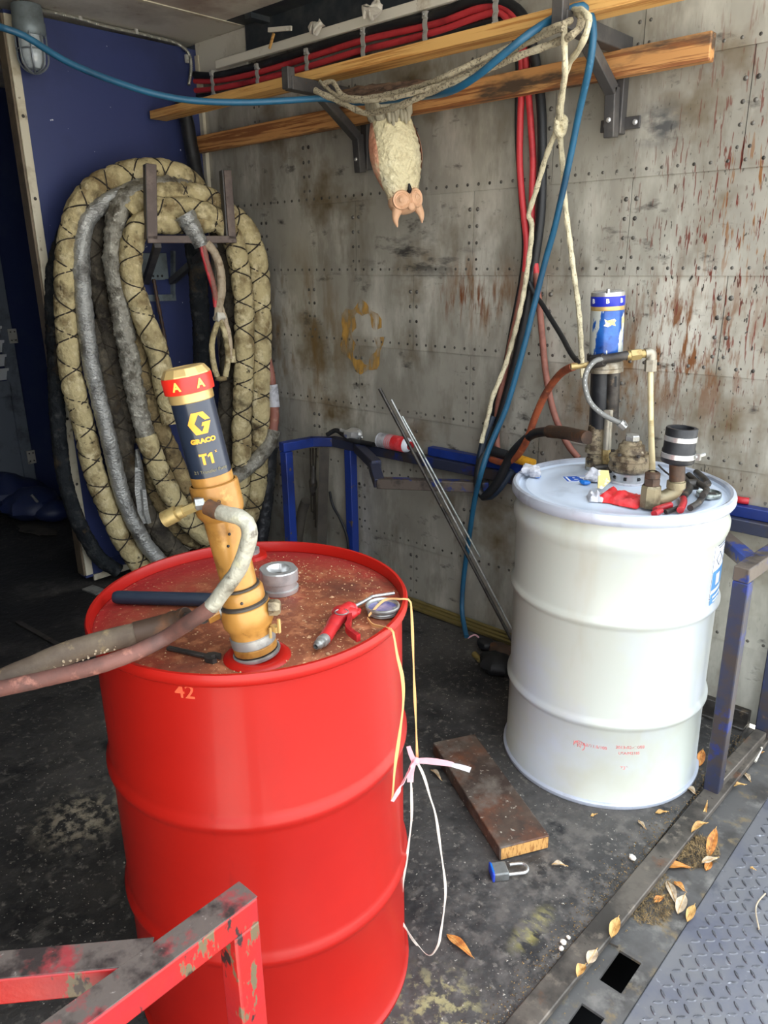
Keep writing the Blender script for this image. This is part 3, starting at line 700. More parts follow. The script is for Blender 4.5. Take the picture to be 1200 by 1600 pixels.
# ---------------------------------------------------------------- transfer pump in the red drum
PB = at(402, 1022, 'z', .868)
PT = face(288, 577, PB)
A = (PT-PB).normalized(); H = (PT-PB).length
rotm = axis_rot(A, CP-PB)
pump = thing('transfer_pump', 'yellow drum pump with navy label and red banded cap leaning in the red drum', 'pump', PB, rotm.to_euler())
PM = Matrix.Translation(PB) @ rotm.to_4x4(); PMi = PM.inverted()
def pz(u, v):   # height along the pump for a pixel on its axis
    q = PMi @ onp(u, v, PB, FH); return q.z
k = H/.60
SQ = .047
n0, n1, n2, n3, n4, n5 = pz(401, 1014), pz(398, 1003), pz(395, 988), pz(393, 978), pz(383, 941), pz(376, 917)
g = G(); g.lathe([(.039, .002), (.0405, .005), (.0400, .008), (.037, .009), (.034, .007)], 40); obj('bung_ring', g, 'steel', pump, local=True)
g = G(); g.lathe([(.034, .008), (.035, .011), (.035, n0), (.033, n0+.002)], 36); obj('foot_threads', g, 'dsteel', pump, local=True)
g = G(); g.lathe([(.032, n0-.001), (.036, n0+.002), (.036, n1-.001), (.034, n1+.001)], 40); obj('lower_nut', g, 'yellow', pump, local=True)
g = G(); g.lathe([(.034, n1), (.037, n1+.002), (.037, n2-.001), (.034, n2+.001)], 40); obj('bare_band', g, 'steel', pump, local=True)
g = G(); g.lathe([(.033, n2-.001), (.035, n2+.001), (.0355, n3), (.0415, n3+.010), (.042, n4-.010), (.0405, n4-.002), (.038, n4)], 40); obj('outlet_body', g, 'yellow', pump, local=True)
g = G(); g.lathe([(.038, n4-.001), (.0400, n4), (.0400, n4+.004), (.036, n4+.006)], 40); obj('seam_ring', g, 'dsteel', pump, local=True)
g = G(); g.lathe([(.035, n4+.005), (.0362, n4+.007), (.0362, n5-.004), (.034, n5), (.028, n5+.002)], 40); obj('packing_nut', g, 'yellow', pump, local=True)
g = G(); g.lathe([(.031, n5-.0), (.032, n5+.001), (.032, n5+.004), (.0285, n5+.005)], 40); obj('top_ring', g, 'dsteel', pump, local=True)
zb0 = pz(345, 806); zmid = pz(330, 754)
g = G(); g.lathe([(.0275, n5), (.0285, n5+.01), (.0295, zb0-.004), (.0305, zb0)], 40); obj('spacer_tube', g, 'yellow', pump, local=True)
g = G(); g.lathe([(.029, zb0-.004), (.0315, zb0), (.0365, zb0+.008), (.0378, zb0+.016), (.0378, zmid-.004), (.0372, zmid), (.034, zmid+.001)], 44); body = obj('motor_base', g, 'yellow', pump, local=True)
zl0, zl1 = pz(325, 740), pz(292, 627)
QR = .0318
g = G(); g.lathe([(.0315, zmid-.002), (.0322, zmid+.002), (.0322, zl0), (.031, zl0+.001)], 44); obj('neck_band', g, 'yellow', pump, local=True)
g = G(); g.lathe([(.030, zl0-.002), (QR, zl0), (QR, zl1), (.030, zl1+.001)], 44); lab = obj('label_sleeve', g, 'navy', pump, local=True)
zc1 = pz(289, 612); zc2 = pz(285, 588)
g = G(); g.lathe([(.030, zl1-.002), (.033, zl1+.001), (.033, zc1), (.031, zc1+.001)], 44); obj('cap_collar', g, 'gold', pump, local=True)
g = G(); g.lathe([(.033, zc1-.001), (.0366, zc1), (.0370, zc1+.003), (.0370, zc2), (.0362, zc2+.001)], 44); band = obj('cap_band', g, 'redband', pump, local=True)
g = G(); g.lathe([(.0364, zc2-.001), (.0360, zc2+.003), (.0300, zc2+.012), (.0285, zc2+.013), (.021, zc2+.0133), (.020, zc2+.0125), (0, zc2+.0125)], 12, None); obj('cap_top', g, 'gold', pump, local=True, sharp=20)
zbm = (zc1+zc2)/2
for da in (-28, 27): obj('cap_letter', wrap(letters('A', .0175, .0003, .0006), .037, -PI/2+R(da), zbm), 'lettery', band, local=True)
zlm = (zl0+zl1)/2; S = (zl1-zl0)
lg = [(-1, 0), (-.5, .9), (.5, .9), (1, .2), (.5, .2), (.05, .72), (-.42, 0), (.05, -.72), (.35, -.25), (.1, -.25), (.25, .05), (1, .05), (.5, -.9), (-.5, -.9)]
obj('emblem', wrap(flat([(x*.0170, y*.0180) for x, y in lg], .0003), QR, -PI/2+R(3), zl1-.27*S), 'letter', lab, local=True)
obj('label_word', wrap(letters('GRACO', .0092, .0003, .0006), QR, -PI/2+R(2), zl1-.50*S, sx=1.15), 'letter', lab, local=True)
t1 = G(); t1.prism([(-.0098, .0083), (-.0098, .0048), (-.0062, .0048), (-.0062, -.0083), (-.0024, -.0083), (-.0024, .0048), (.0010, .0048), (.0010, .0083)], .0003)
t1.prism([(.0052, -.0083), (.0090, -.0083), (.0090, .0083), (.0060, .0083), (.0020, .0050), (.0020, .0018), (.0052, .0040)], .0003)
obj('label_word', wrap(t1.mesh('t'), QR, -PI/2+R(-1), zl1-.74*S, sx=1.05), 'letter', lab, local=True)
obj('label_word', wrap(letters('x', .007, .0003), QR, -PI/2+R(27), zl1-.665*S), 'letter', lab, local=True)
obj('label_word', wrap(letters('2:1 Transfer Pump', .0072, .0003), QR, -PI/2+R(2), zl1-.91*S), 'greyprint', lab, local=True)
obj('cast_figure', wrap(letters('9', .011, .0003), .0378, -PI/2+R(2), (zb0+zmid)/2+.004), 'rustpipe', body, local=True)
for z_, a_ in ((pz(349, 828), 8), (pz(352, 845), -4)):
    q = G(); q.sphere((.0292*math.cos(-PI/2+R(a_)), .0292*math.sin(-PI/2+R(a_)), z_), .0024, 8); obj('weep_hole', q, 'dark', pump, local=True)
q = G(); q.sphere((.0362*math.cos(-PI/2-R(6)), .0362*math.sin(-PI/2-R(6)), (n4+n5)/2), .0026, 8); obj('set_screw', q, 'dsteel', pump, local=True)
# air fittings at the left of the motor base (world space, turned into the pump's frame)
def pumppart(name, g, m, parent=None, **kw):
    g.v = [PMi @ q for q in g.v]; return obj(name, g, m, parent or pump, local=True, **kw)
Pf = PB+A*zb0
fP = lambda u, v, d=0: onp(u, v, Pf-FH*d, FH)
g = G(); g.cyl(fP(322, 782, .030), fP(303, 793, .040), .0065, 14); g.cyl(fP(306, 791, .040), fP(276, 803, .040), .0080, 6); g.cyl(fP(287, 798, .040), fP(279, 801, .040), .010, 16)
g.cyl(fP(276, 802, .040), fP(256, 812, .040), .0125, 16); pumppart('air_coupler', g, 'brassy')
g = G(); g.cyl(fP(318, 786, .035), fP(304, 788, .040), .010, 6); pumppart('air_nut', g, 'steel')
# outlet valve and clip at the right side
g = G(); zv = pz(385, 945); c0 = PB+A*zv; e = c0+RH*.050-FH*.010
g.cyl(c0+RH*.03, e, .008, 12); g.lathe([(0, -.009), (.012, -.009), (.012, .004), (.009, .009), (0, .009)], 12, Matrix.Translation(e) @ RH.to_track_quat('Z', 'Y').to_matrix().to_4x4(), fn=lambda a, z: 1+.12*math.cos(6*a))
pumppart('relief_valve', g, 'grime', sharp=30)
g = G(); e = PB+A*pz(393, 975)+RH*.044-FH*.016; g.box(e, (.014, .009, .010)); g.box(e+Vector((.010, 0, .008)), (.004, .004, .024)); g.box(e+Vector((-.003, -.008, -.006)), (.0035, .0035, .018)); pumppart('clip', g, 'gold')
# outlet at the left, where the fat hose joins
zo = PB+A*pz(388, 958)
g = G(); g.cyl(onp(342, 952, zo-FH*.01, FH), onp(322, 962, zo-FH*.02, FH), .0145, 6); pumppart('outlet_nut', g, 'yellow')
g = G(); g.cyl(onp(354, 946, zo, FH), onp(338, 954, zo-FH*.01, FH), .017, 20); pumppart('outlet_collar', g, 'steel')

# ---------------------------------------------------------------- transfer pump on the white drum
QB = at(940, 733, 'z', .866)
QT = face(950, 462, QB)
A2 = (QT-QB).normalized(); H2 = (QT-QB).length
rot2 = axis_rot(A2, CP-QB); QM = Matrix.Translation(QB) @ rot2.to_4x4(); QMi = QM.inverted()
pw = thing('transfer_pump', 'dark drum pump with a torn blue top sleeve standing on the white drum', 'pump', QB, rot2.to_euler())
def qz(u, v): return (QMi @ onp(u, v, QB, FH)).z
def qpart(name, g, m, parent=None, **kw):
    g.v = [QMi @ q for q in g.v]; return obj(name, g, m, parent or pw, local=True, **kw)
def fq(u, v, d=0): return onp(u, v, QB-FH*d, FH)
def ql(name, prof, m, par=None, n=40, **kw):
    q = G(); q.lathe(prof, n); return obj(name, q, m, par or pw, local=True, **kw)
y = [qz(950, v) for v in (456, 464, 478, 552, 566, 580)]
zt, zb1, zb2, zs0, zr0, zr1 = y
ql('top_cap', [(0, zt+.004), (.040, zt+.004), (.047, zt), (.048, zt-.012), (.046, zb1-.002)], 'bright')
bb = ql('top_band', [(.046, zb1+.004), (.0482, zb1+.003), (.0482, zb2+.003), (.046, zb2)], 'bandblue')
for da in (-52, 0, 50): obj('band_letter', wrap(letters('B', .017, .0004, .0006), .0482, -PI/2+R(da), (zb1+zb2)/2+.003), 'letterw', bb, local=True)
ql('cap_seam', [(.045, zb2+.003), (.047, zb2), (.047, zb2-.01), (.045, zb2-.013)], 'gold')
q = G(); q.lathe([(0, 0), (.005, 0), (.005, .012), (0, .014)], 10, Matrix.Translation((0, -.047, zt-.002))); obj('cap_screw', q, 'bright', pw, local=True)
slv = ql('label_sleeve', [(.0455, zb2-.010), (.0475, zb2-.012), (.0475, zs0), (.0455, zs0-.002)], 'canblue')
tear = [(-.9, .9), (-.4, .6), (.1, .75), (.7, .95), (1, .5), (.75, .1), (.95, -.6), (.3, -.35), (-.3, -.8), (-1, -.5), (-.7, 0)]
obj('torn_sticker', wrap(flat([(x*.017, y_*.013) for x, y_ in tear], .0006), .0475, -PI/2+R(10), qz(950, 503)), 'tornpaper', slv, local=True)
obj('torn_sticker', wrap(flat([(-.009, .018), (.002, .03), (.007, .01), (.003, -.016), (-.007, -.022)], .0006), .0475, -PI/2+R(66), qz(950, 505)), 'tornpaper', slv, local=True)
ql('motor_flange', [(.044, zs0), (.0535, zs0-.001), (.0535, zr0+.008), (.047, zr0+.004)], 'dsteel')
ql('pale_ring', [(.046, zr0+.005), (.0495, zr0), (.0495, zr1+.012), (.0515, zr1+.010), (.0515, zr1), (.046, zr1-.002)], 'galv')
zk = qz(938, 668)
q = G(); q.lathe([(.030, zr1+.002), (.030, zk)], 24, Matrix.Translation((-.008, 0, 0))); obj('spacer_sleeve', q, 'black', pw, local=True)
q = G(); q.lathe([(.019, zr1+.002), (.019, qz(948, 650)), (.013, qz(948, 655))], 20, Matrix.Translation((.024, -.018, 0))); s_ = obj('tie_pipe', q, 'dsteel', pw, local=True)
q = G(); q.box((.030, -.0365, zr1-.025), (.006, .004, .03)); obj('slot', q, 'dark', s_, local=True)
q = G(); q.cyl((-.036, .0, zr1), (-.036, 0, qz(925, 668)), .0055, 10); obj('tie_rod', q, 'dsteel', pw, local=True)
def off(u, v):   # local x of a pixel
    return (QMi @ onp(u, v, QB, FH)).x
x0 = off(935, 700)
def stack(prof, xx, yy, name, m, n=28, par=None):
    q = G(); q.lathe(prof, n, Matrix.Translation((xx, yy, 0))); return obj(name, q, m, par or pw, local=True)
stack([(.020, zk+.01), (.026, zk+.005), (.028, zk-.01), (.030, qz(935, 690)), (.030, qz(935, 698)), (.034, qz(935, 700)), (.034, qz(935, 706)), (.026, qz(935, 708)), (.026, qz(935, 714)), (.032, qz(935, 717)), (.032, qz(935, 731)), (.028, qz(935, 734))], off(932, 700), 0, 'pump_foot', 'grime')
q = G(); q.lathe([(.02, .012), (.034, .012), (.034, 0), (.03, -.002)], 28, Matrix.Translation((off(932, 735), 0, 0))); obj('bung_ring', q, 'steel', pw, local=True)
# pale return pipe beside it with brass nut
q = G(); q.tube([fq(952, 640, .03), fq(950, 670, .035), fq(948, 708, .04)], .0125, 14); q.cyl(fq(951, 640, .03), fq(951, 651, .03), .018, 6); qpart('return_pipe', q, 'galv')
q = G(); q.cyl(fq(948, 702, .04), fq(948, 718, .04), .0155, 6); q.cyl(fq(948, 714, .04), fq(948, 736, .04), .013, 12); qpart('brass_nut', q, 'brassy')
q = G(); q.cyl(fq(930, 732, .045), fq(962, 728, .05), .011, 10); q.cyl(fq(945, 733, .045), fq(955, 731, .045), .015, 6); qpart('side_elbow', q, 'dsteel')
# air tee at the flange: right arm to the elbow and cream pipe, left arm to the hoses
q = G(); q.tube(cr([fq(938, 562, .055), fq(962, 558, .06), fq(980, 555, .055)], 4), .013, 12); q.cyl(fq(925, 566, .03), fq(944, 562, .055), .019, 8); qpart('air_tee', q, 'dsteel')
q = G(); q.cyl(fq(979, 556, .055), fq(989, 555, .055), .0135, 12); q.cyl(fq(985, 555, .055), fq(1001, 553, .055), .0165, 6); q.cyl(fq(999, 553, .055), fq(1013, 552, .055), .012, 12); qpart('swivel', q, 'brassy')
q = G(); q.tube(cr([fq(1008, 552, .055), fq(1016, 551, .055), fq(1018, 556, .055), fq(1017, 566, .055)], 5), .0145, 14); q.cyl(fq(1017, 562, .055), fq(1016, 580, .055), .0175, 6); qpart('elbow', q, 'galv')
lid = at(1016, 780, 'z', .89)
q = G(); q.tube([fq(1016, 576, .055), fq(1017, 660, .07), lid+Vector((0, 0, .06))], .0085, 12); qpart('down_pipe', q, 'creampipe')
q = G(); q.cyl(fq(912, 571, .03), fq(932, 566, .03), .008, 6); q.cyl(fq(892, 573, .03), fq(902, 572, .03), .0095, 12); q.cyl(fq(900, 573, .03), fq(914, 571, .03), .0075, 12); qpart('barbed_fitting', q, 'brassy')
# return hose with dotted print
hp = cr([fq(944, 561, .06), fq(930, 564, .065), fq(917, 580, .07), fq(914, 602, .075), fq(922, 628, .08), fq(940, 646, .085), fq(962, 658, .085), fq(972, 662, .085)], 6)
M['whipgrey'] = mat('grey_whip_hose', (112, 112, 108), .5); q = G(); q.tube(hp, .0075, 12); wh = qpart('whip_hose', q, 'whipgrey')
q = G()
for i in range(8, len(hp)-4, 2):
    t = (hp[i+1]-hp[i-1]).normalized(); nrm = (CP-hp[i]).normalized(); s_ = nrm.cross(t).normalized()
    q.box(hp[i]+nrm*.0072+s_*.001, (.005, .0011, .0006), Matrix((t, s_, t.cross(s_))).transposed())
qpart('hose_print', q, 'letterw', wh)
q = G(); q.cyl(fq(968, 660, .085), fq(976, 668, .085), .0125, 8); q.cyl(fq(973, 664, .085), fq(979, 661, .088), .010, 8); qpart('hose_end', q, 'steel')

# gear-like cast valve sitting on a bung
VB = at(982, 752, 'z', .866)
zz = lambda v: face(982, v, VB).z-VB.z
v_ = thing('cast_valve', 'grimy round cast valve on a bare steel collar in the middle of the white lid', 'valve', VB)
q = G(); q.lathe([(.052, -.003), (.053, .003), (.048, .006)], 36); obj('gasket', q, 'greyrag', v_, local=True)
q = G(); q.lathe([(.046, .004), (.049, .006), (.049, .030), (.046, .033)], 36); cc = obj('collar', q, 'bright', v_, local=True)
for a_ in (-70, -30, 15):
    s_ = G(); d = rotz(math.atan2(-FH.y, -FH.x)) @ Vector((1, 0, 0)); d = rotz(R(a_)) @ d; s_.box(Vector((d.x, d.y, 0))*.0485+Vector((0, 0, .018)), (.008, .008, .008), (rotz(R(a_+45)) @ Matrix.Rotation(R(45), 4, 'X')).to_3x3()); obj('collar_hole', s_, 'dark', cc, local=True)
q = G(); q.lathe([(.044, .032), (.056, .036), (.0605, .042), (.0605, .052), (.0575, .054), (.0575, .066), (.0605, .068), (.0605, .078), (.056, .083), (.040, .086)], 40, None, lambda a, z: 1+.05*max(0, math.cos(6*a))**4); obj('body', q, 'grime', v_, local=True)
q = G(); q.lathe([(.042, .082), (.040, .090), (.037, .096), (.036, .108), (.028, .112), (.026, .120), (.02, .122)], 32); obj('bonnet', q, 'grime', v_, local=True)
q = G(); q.lathe([(0, .138), (.019, .138), (.021, .134), (.021, .118)], 6); obj('cap_nut', q, 'steel', v_, local=True, sharp=20)
for i in range(6):
    a = i*PI/3+.3; q = G(); q.lathe([(0, .09), (.006, .09), (.006, .082)], 6, Matrix.Translation((.051*math.cos(a), .051*math.sin(a), 0))); obj('bolt', q, 'dsteel', v_, local=True, sharp=20)

# pipe elbow with rubber coupling at the right of the lid
e0 = lid; e = thing('pipe_elbow', 'brass pipe elbow holding a black rubber coupling and two band clamps on the lid', 'pipe fitting', Vector((lid.x, lid.y, .866)))
P1 = Vector((lid.x, lid.y, .868))
q = G(); q.lathe([(.020, 0), (.026, .002), (.027, .03), (.026, .055), (.022, .06)], 8, Matrix.Translation(P1)); obj('elbow_block', q, 'elbowbrass', e, sharp=30)
q = G(); q.lathe([(.012, .058), (.021, .06), (.021, .078), (.016, .082), (.011, .084)], 6, Matrix.Translation(P1)); obj('compression_nut', q, 'rustpipe', e, sharp=20)
q = G(); q.lathe([(.017, .078), (.019, .08), (.019, .092), (.012, .097)], 16, Matrix.Translation(P1)); obj('nut_top', q, 'rustpipe', e)
fe = lambda u, v: onp(u, v, P1+FH*.0, FH)
c1, c2, c3, c4 = fe(1022, 778)+Vector((0, 0, .0)), fe(1040, 776), fe(1056, 764), fe(1058, 740)
q = G(); q.tube(cr([c1, c2, c3, c4], 6), .0185, 16); q.cyl(fe(1056, 762), fe(1057, 752), .0235, 16); obj('bend', q, 'elbowbrass', e)
t1 = fe(1066, 668); t0 = fe(1058, 722); ax = (t1-t0).normalized(); tm = Matrix.Translation(t0) @ ax.to_track_quat('Z', 'Y').to_matrix().to_4x4(); LL = (t1-t0).length
q = G(); q.cyl(fe(1058, 750), t0, .0195, 16); obj('riser', q, 'rustpipe', e)
q = G(); q.lathe([(.021, -.006), (.038, 0), (.041, .004), (.041, LL*.36), (.0385, LL*.42), (.0385, LL-.003), (.037, LL), (.029, LL), (.028, LL-.03), (0, LL-.032)], 36, tm); rc = obj('rubber_coupling', q, 'black', e)
for f0 in (.14, .62):
    rr = .0425 if f0 < .3 else .0400
    q = G(); q.lathe([(rr-.002, LL*f0), (rr, LL*f0+.001), (rr, LL*f0+.013), (rr-.002, LL*f0+.014)], 36, tm); bc = obj('band_clamp', q, 'bright', rc)
    if f0 < .3:
        q = G(); q.box(t0+ax*(LL*f0+.007)+RH*.036-FH*.024, (.022, .012, .016)); q.cyl(t0+ax*(LL*f0+.007)+RH*.030-FH*.03, t0+ax*(LL*f0+.012)+RH*.058-FH*.02, .005, 8); obj('clamp_screw', q, 'steel', bc)

# ---------------------------------------------------------------- square tube cages
def tubebar(a, b, s, name, m, par, **kw):
    q = G(); q.bar(a, b, s, s); return obj(name, q, m, par, bevel=s*.08, **kw)
cg = thing('drum_rack', 'chipped blue square-tube rack welded along the foot of the riveted wall', 'rack', (1.8, -.2, 0))
S_ = .042; ZR = .69
pA = at(448, 705, 'z', ZR); pA = Vector((pA.x, pA.y, 0))
pA = Vector((.79, -.26, 0))
tubebar((pA.x, pA.y, 0), (pA.x, pA.y, ZR-.021), S_, 'post', 'blueframe', cg)
tubebar((.985, -.045, 0), (.985, -.045, ZR-.021), S_, 'post', 'blueframe', cg)
tubebar((pA.x-.015, pA.y-.015, ZR), (.80, -.10, ZR), S_, 'rail', 'blueframe', cg)
tubebar((.79, -.115, ZR), (.88, -.045, ZR), S_, 'rail', 'blueframe', cg)
tubebar((.86, -.045, ZR), (2.86, -.045, ZR), S_, 'rail', 'bluedark', cg)
tubebar((1.44, -.028, ZR+.040), (2.86, -.028, ZR+.040), .036, 'rail', 'blueframe', cg)
tubebar((1.05, -.06, ZR), (1.33, -.24, ZR), S_, 'rail', 'bluedark', cg)
tubebar((1.31, -.235, ZR-.006), (1.40, -.30, ZR-.05), S_, 'rail', 'bluedark', cg)
tubebar((1.385, -.295, ZR-.05), (1.76, -.06, ZR-.05), S_, 'rail', 'blueworn', cg)
tubebar((.80, -.24, .02), (.97, -.06, .02), .03, 'rail', 'bluedark', cg)
tubebar((2.835, -.435, 0), (2.835, -.435, ZR-.021), S_, 'post', 'bluedark', cg)
tubebar((2.855, -.055, 0), (2.855, -.055, ZR-.02), S_, 'post', 'bluedark', cg)
tubebar((2.833, -.456, ZR), (2.858, -.066, ZR), S_, 'rail', 'blueworn', cg)
tubebar((2.834, -.36, ZR-.001), (2.56, -.05, ZR-.001), S_*.96, 'rail', 'blueworn', cg)
tubebar((2.836, -.413, .016), (2.854, -.08, .016), .036, 'rail', 'lip', cg)

rc_ = thing('drum_rack', 'chipped red square-tube rack in the front left corner before the red drum', 'rack', (2.70, -2.1, 0))
cx, cy, Z9 = 2.714, -2.00, .68
tubebar((cx, cy+.002, 0), (cx, cy+.002, Z9-.0195), .04, 'post', 'redframe', rc_)
def rail(a, b, nm='rail'):
    a = Vector(a); b = Vector(b)
    tubebar(a, b, .04, nm, 'redframe', rc_)
    up = Vector((0, 0, .0205)); q = G(); q.bar(a+up, b+up, .0385, .0016); o_ = obj('worn_top', q, 'redworn', rc_, bevel=.0004); o_['label'] = 'scuffed grey and pink top face'
rail((cx, cy+.022, Z9), (cx, -2.60, Z9))
rail((cx-.012, -2.115, Z9-.0005), (2.30, -2.56, Z9-.0005))
tubebar((cx, -2.58, 0), (cx, -2.58, Z9), .04, 'post', 'redframe', rc_)
tubebar((2.30, -2.56, 0), (2.30, -2.56, Z9), .04, 'post', 'redframe', rc_)
# ---------------------------------------------------------------- wrapped hoses on the wall rack
CQ = Vector((.25, -.5, 0)); CN = Vector((.943, -.333, 0))
def coil(pts, o0=0., o1=None):
    o1 = o0 if o1 is None else o1; n = max(1, len(pts)-1)
    return [onp(q[0], q[1], CQ+CN*((o0+(o1-o0)*i/n) if len(q) < 3 else q[2]), CN) for i, q in enumerate(pts)]
def floorclamp(pts, r):
    return [Vector((max(q.x, r+.012), min(q.y, -r-.012), max(q.z, r+.004))) for q in pts]
WG = 'wrapped spray hoses hanging on the wall rack'
def wrapped(pts, r, m, label, lace=None, seed=0, amp=.10, rings=.05, pitch=.075, extra=None):
    if lace: lace *= .85
    pth = even(cr(floorclamp(pts, r), 10), .007)
    g = G()
    if lace: pth = even(pth, .011); g.tube(pth, r*1.04, 22, fn=cushion(amp*1.1, seed, lace, .15))
    else: pth = even(pth, .0075); g.tube(pth, r, 20, fn=lump(amp*1.3, 16, seed, rings, pitch))
    c = min(pth, key=lambda q: q.z)
    t = thing('wrapped_hose', label, 'hose', c, None, WG)
    obj('wrap', g, m, t, sharp=60)
    if lace:
        for k in range(2):
            q = G(); q.tube(helix(pth, r*.93, lace, k*PI, 1 if k == 0 else -1, 20, seed), .0034, 5); o_ = obj('lacing', q, 'lace', t); 
    return t, pth
wrapped(coil([(120, 330), (88, 400), (80, 480), (84, 580), (88, 660), (98, 740), (120, 810), (152, 868), (185, 893)], -.10, -.02), .034, 'canvask', 'black wrapped hose hanging outermost on the left beside the blue wall', None, 3)
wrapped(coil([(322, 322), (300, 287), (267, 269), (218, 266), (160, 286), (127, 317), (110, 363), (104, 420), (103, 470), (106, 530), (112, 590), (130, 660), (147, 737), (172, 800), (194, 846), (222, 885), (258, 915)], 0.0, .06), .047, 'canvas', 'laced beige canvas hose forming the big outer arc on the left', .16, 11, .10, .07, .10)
wrapped(coil([(262, 292), (222, 290), (172, 312), (138, 340), (128, 377), (127, 417), (130, 463), (135, 513), (144, 575), (157, 633), (173, 700), (188, 763), (204, 805), (228, 850), (262, 890)], 0.02, .12), .036, 'tape', 'smooth silver taped hose just inside the outer beige arc', None, 21, .08, .07, .045)
wrapped(coil([(262, 300), (220, 290), (180, 300), (158, 325), (149, 362), (148, 410), (157, 457), (168, 513), (180, 563), (193, 625), (208, 690)], -.03, -.02), .040, 'canvasg', 'dirty brown-grey wrapped hose between the silver taped and the frayed hoses', .18, 31, .08, .05, .1)
wrapped(coil([(150, 500), (158, 545), (172, 605), (190, 683), (204, 745), (232, 808), (268, 855), (305, 890)], -.06, .06), .045, 'canvasg', 'dark grey laced hose low behind the silver taped hose', .15, 41, .08, .05, .1)
wrapped(coil([(300, 300), (250, 292), (210, 303), (190, 322), (179, 357), (177, 403), (182, 447), (190, 497), (200, 547), (208, 600), (219, 650), (231, 692)], 0.06, .10), .042, 'taped', 'frayed ragged silver taped hose passing left of the rack prong', None, 51, .18, .10, .05)
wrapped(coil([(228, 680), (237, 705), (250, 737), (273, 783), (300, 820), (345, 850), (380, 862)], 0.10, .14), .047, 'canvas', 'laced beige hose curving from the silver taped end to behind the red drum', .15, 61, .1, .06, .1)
wrapped(coil([(205, 490), (213, 540), (225, 597), (242, 650), (263, 697), (281, 737), (302, 777), (340, 815), (370, 830)], 0.02, .08), .040, 'canvasd', 'dirty beige laced hose running behind the pump into the lower bend', .15, 71, .1, .06, .1)
wrapped(coil([(320, 850), (290, 835), (262, 800), (245, 765), (232, 720)], .0, .02), .045, 'canvasd', 'short run of dirty laced hose low between the beige bends', .15, 75, .1, .06, .1)
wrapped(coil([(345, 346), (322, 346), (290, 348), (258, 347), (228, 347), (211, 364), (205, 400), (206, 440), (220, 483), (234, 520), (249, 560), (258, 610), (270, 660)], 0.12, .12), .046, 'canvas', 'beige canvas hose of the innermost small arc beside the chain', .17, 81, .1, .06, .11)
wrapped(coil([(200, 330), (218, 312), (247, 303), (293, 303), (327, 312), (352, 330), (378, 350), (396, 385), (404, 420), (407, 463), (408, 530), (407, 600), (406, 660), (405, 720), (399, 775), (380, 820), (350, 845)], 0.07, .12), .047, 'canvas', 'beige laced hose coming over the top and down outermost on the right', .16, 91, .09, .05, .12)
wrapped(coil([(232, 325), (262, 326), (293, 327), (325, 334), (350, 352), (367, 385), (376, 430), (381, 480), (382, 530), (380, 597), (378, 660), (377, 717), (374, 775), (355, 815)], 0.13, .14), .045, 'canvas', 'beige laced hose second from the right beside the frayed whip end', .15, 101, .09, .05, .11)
wrapped(coil([(340, 360), (350, 395), (357, 435), (359, 500), (357, 560), (354, 640), (352, 720), (350, 790)], 0.0, .03), .040, 'canvasg', 'dark grey laced hose in the shade behind the whip end', .17, 111, .08, .05, .1)
wrapped(coil([(303, 380), (308, 420), (311, 463), (315, 520), (316, 580), (318, 650)], -.04, -.03), .042, 'canvask', 'black wrapped hose hanging in the middle behind the pump cap', None, 121, .1, .04, .1)
wrapped(coil([(424, 700), (420, 740), (415, 790), (409, 835), (404, 870)], .12), .034, 'tapek', 'shiny black taped hose low beside the blue rack post', None, 131, .1, .05, .05)
# whip with a faded red hose and white tape at the far right
pts = cr(coil([(414, 540), (421, 575), (426, 605), (429, 640), (427, 672), (418, 697), (398, 722), (370, 744), (345, 755)], .10, .18), 8)
t = thing('whip_hose', 'faded red whip hose at the far right turning into silver tape', 'hose', min(pts, key=lambda q: q.z), None, WG)
n = len(pts); k1 = int(n*.24); k2 = int(n*.36); k3 = int(n*.5)
for nm, a, b, r, m in (('red_hose', 0, k1, .020, 'pinkhose'), ('white_tape', k1, k2, .026, 'greyrag'), ('red_hose', k2, k3, .022, 'pinkhose'), ('taped_end', k3, n-1, .036, 'taped')):
    g = G(); g.tube(even(pts[a:b+1], .012), r, 12, fn=lump(.1, 20, a)); obj(nm, g, m, t)
g = G(); g.tube(even(cr([at(u, v, 'x', x) for u, v, x in ((284, 158, .05), (291, 185, .06), (298, 225, .07), (306, 265, .09), (314, 300, .12), (322, 330, .15))], 8), .014), .032, 14, fn=lump(.08, 14, 9)); single('corner_hose', g, 'black', 'thick black hose hanging in the corner behind the upper board', 'hose')
# torn tape flag
g = G(); P_ = [coil([(u, v)], .17)[0] for u, v in ((214, 702), (218, 730), (220, 765), (224, 800), (230, 818))]
vs = []
for i, p_ in enumerate(P_):
    wv = (.010, .020, .024, .022, .016)[i]
    for s_ in (-1, -.3, .35, 1): vs.append(p_+RH*wv*s_+FH*(.012*math.sin(s_*4+i)))
fs = [(4*i+j, 4*i+j+1, 4*i+j+5, 4*i+j+4) for i in range(4) for j in range(3)]
vs2 = [q-FH*.001 for q in vs]; g.add(vs, fs); g.add(vs2, [f[::-1] for f in fs])
single('tape_flag', g, 'tape', 'torn strip of silver tape dangling from the frayed hose', 'tape')
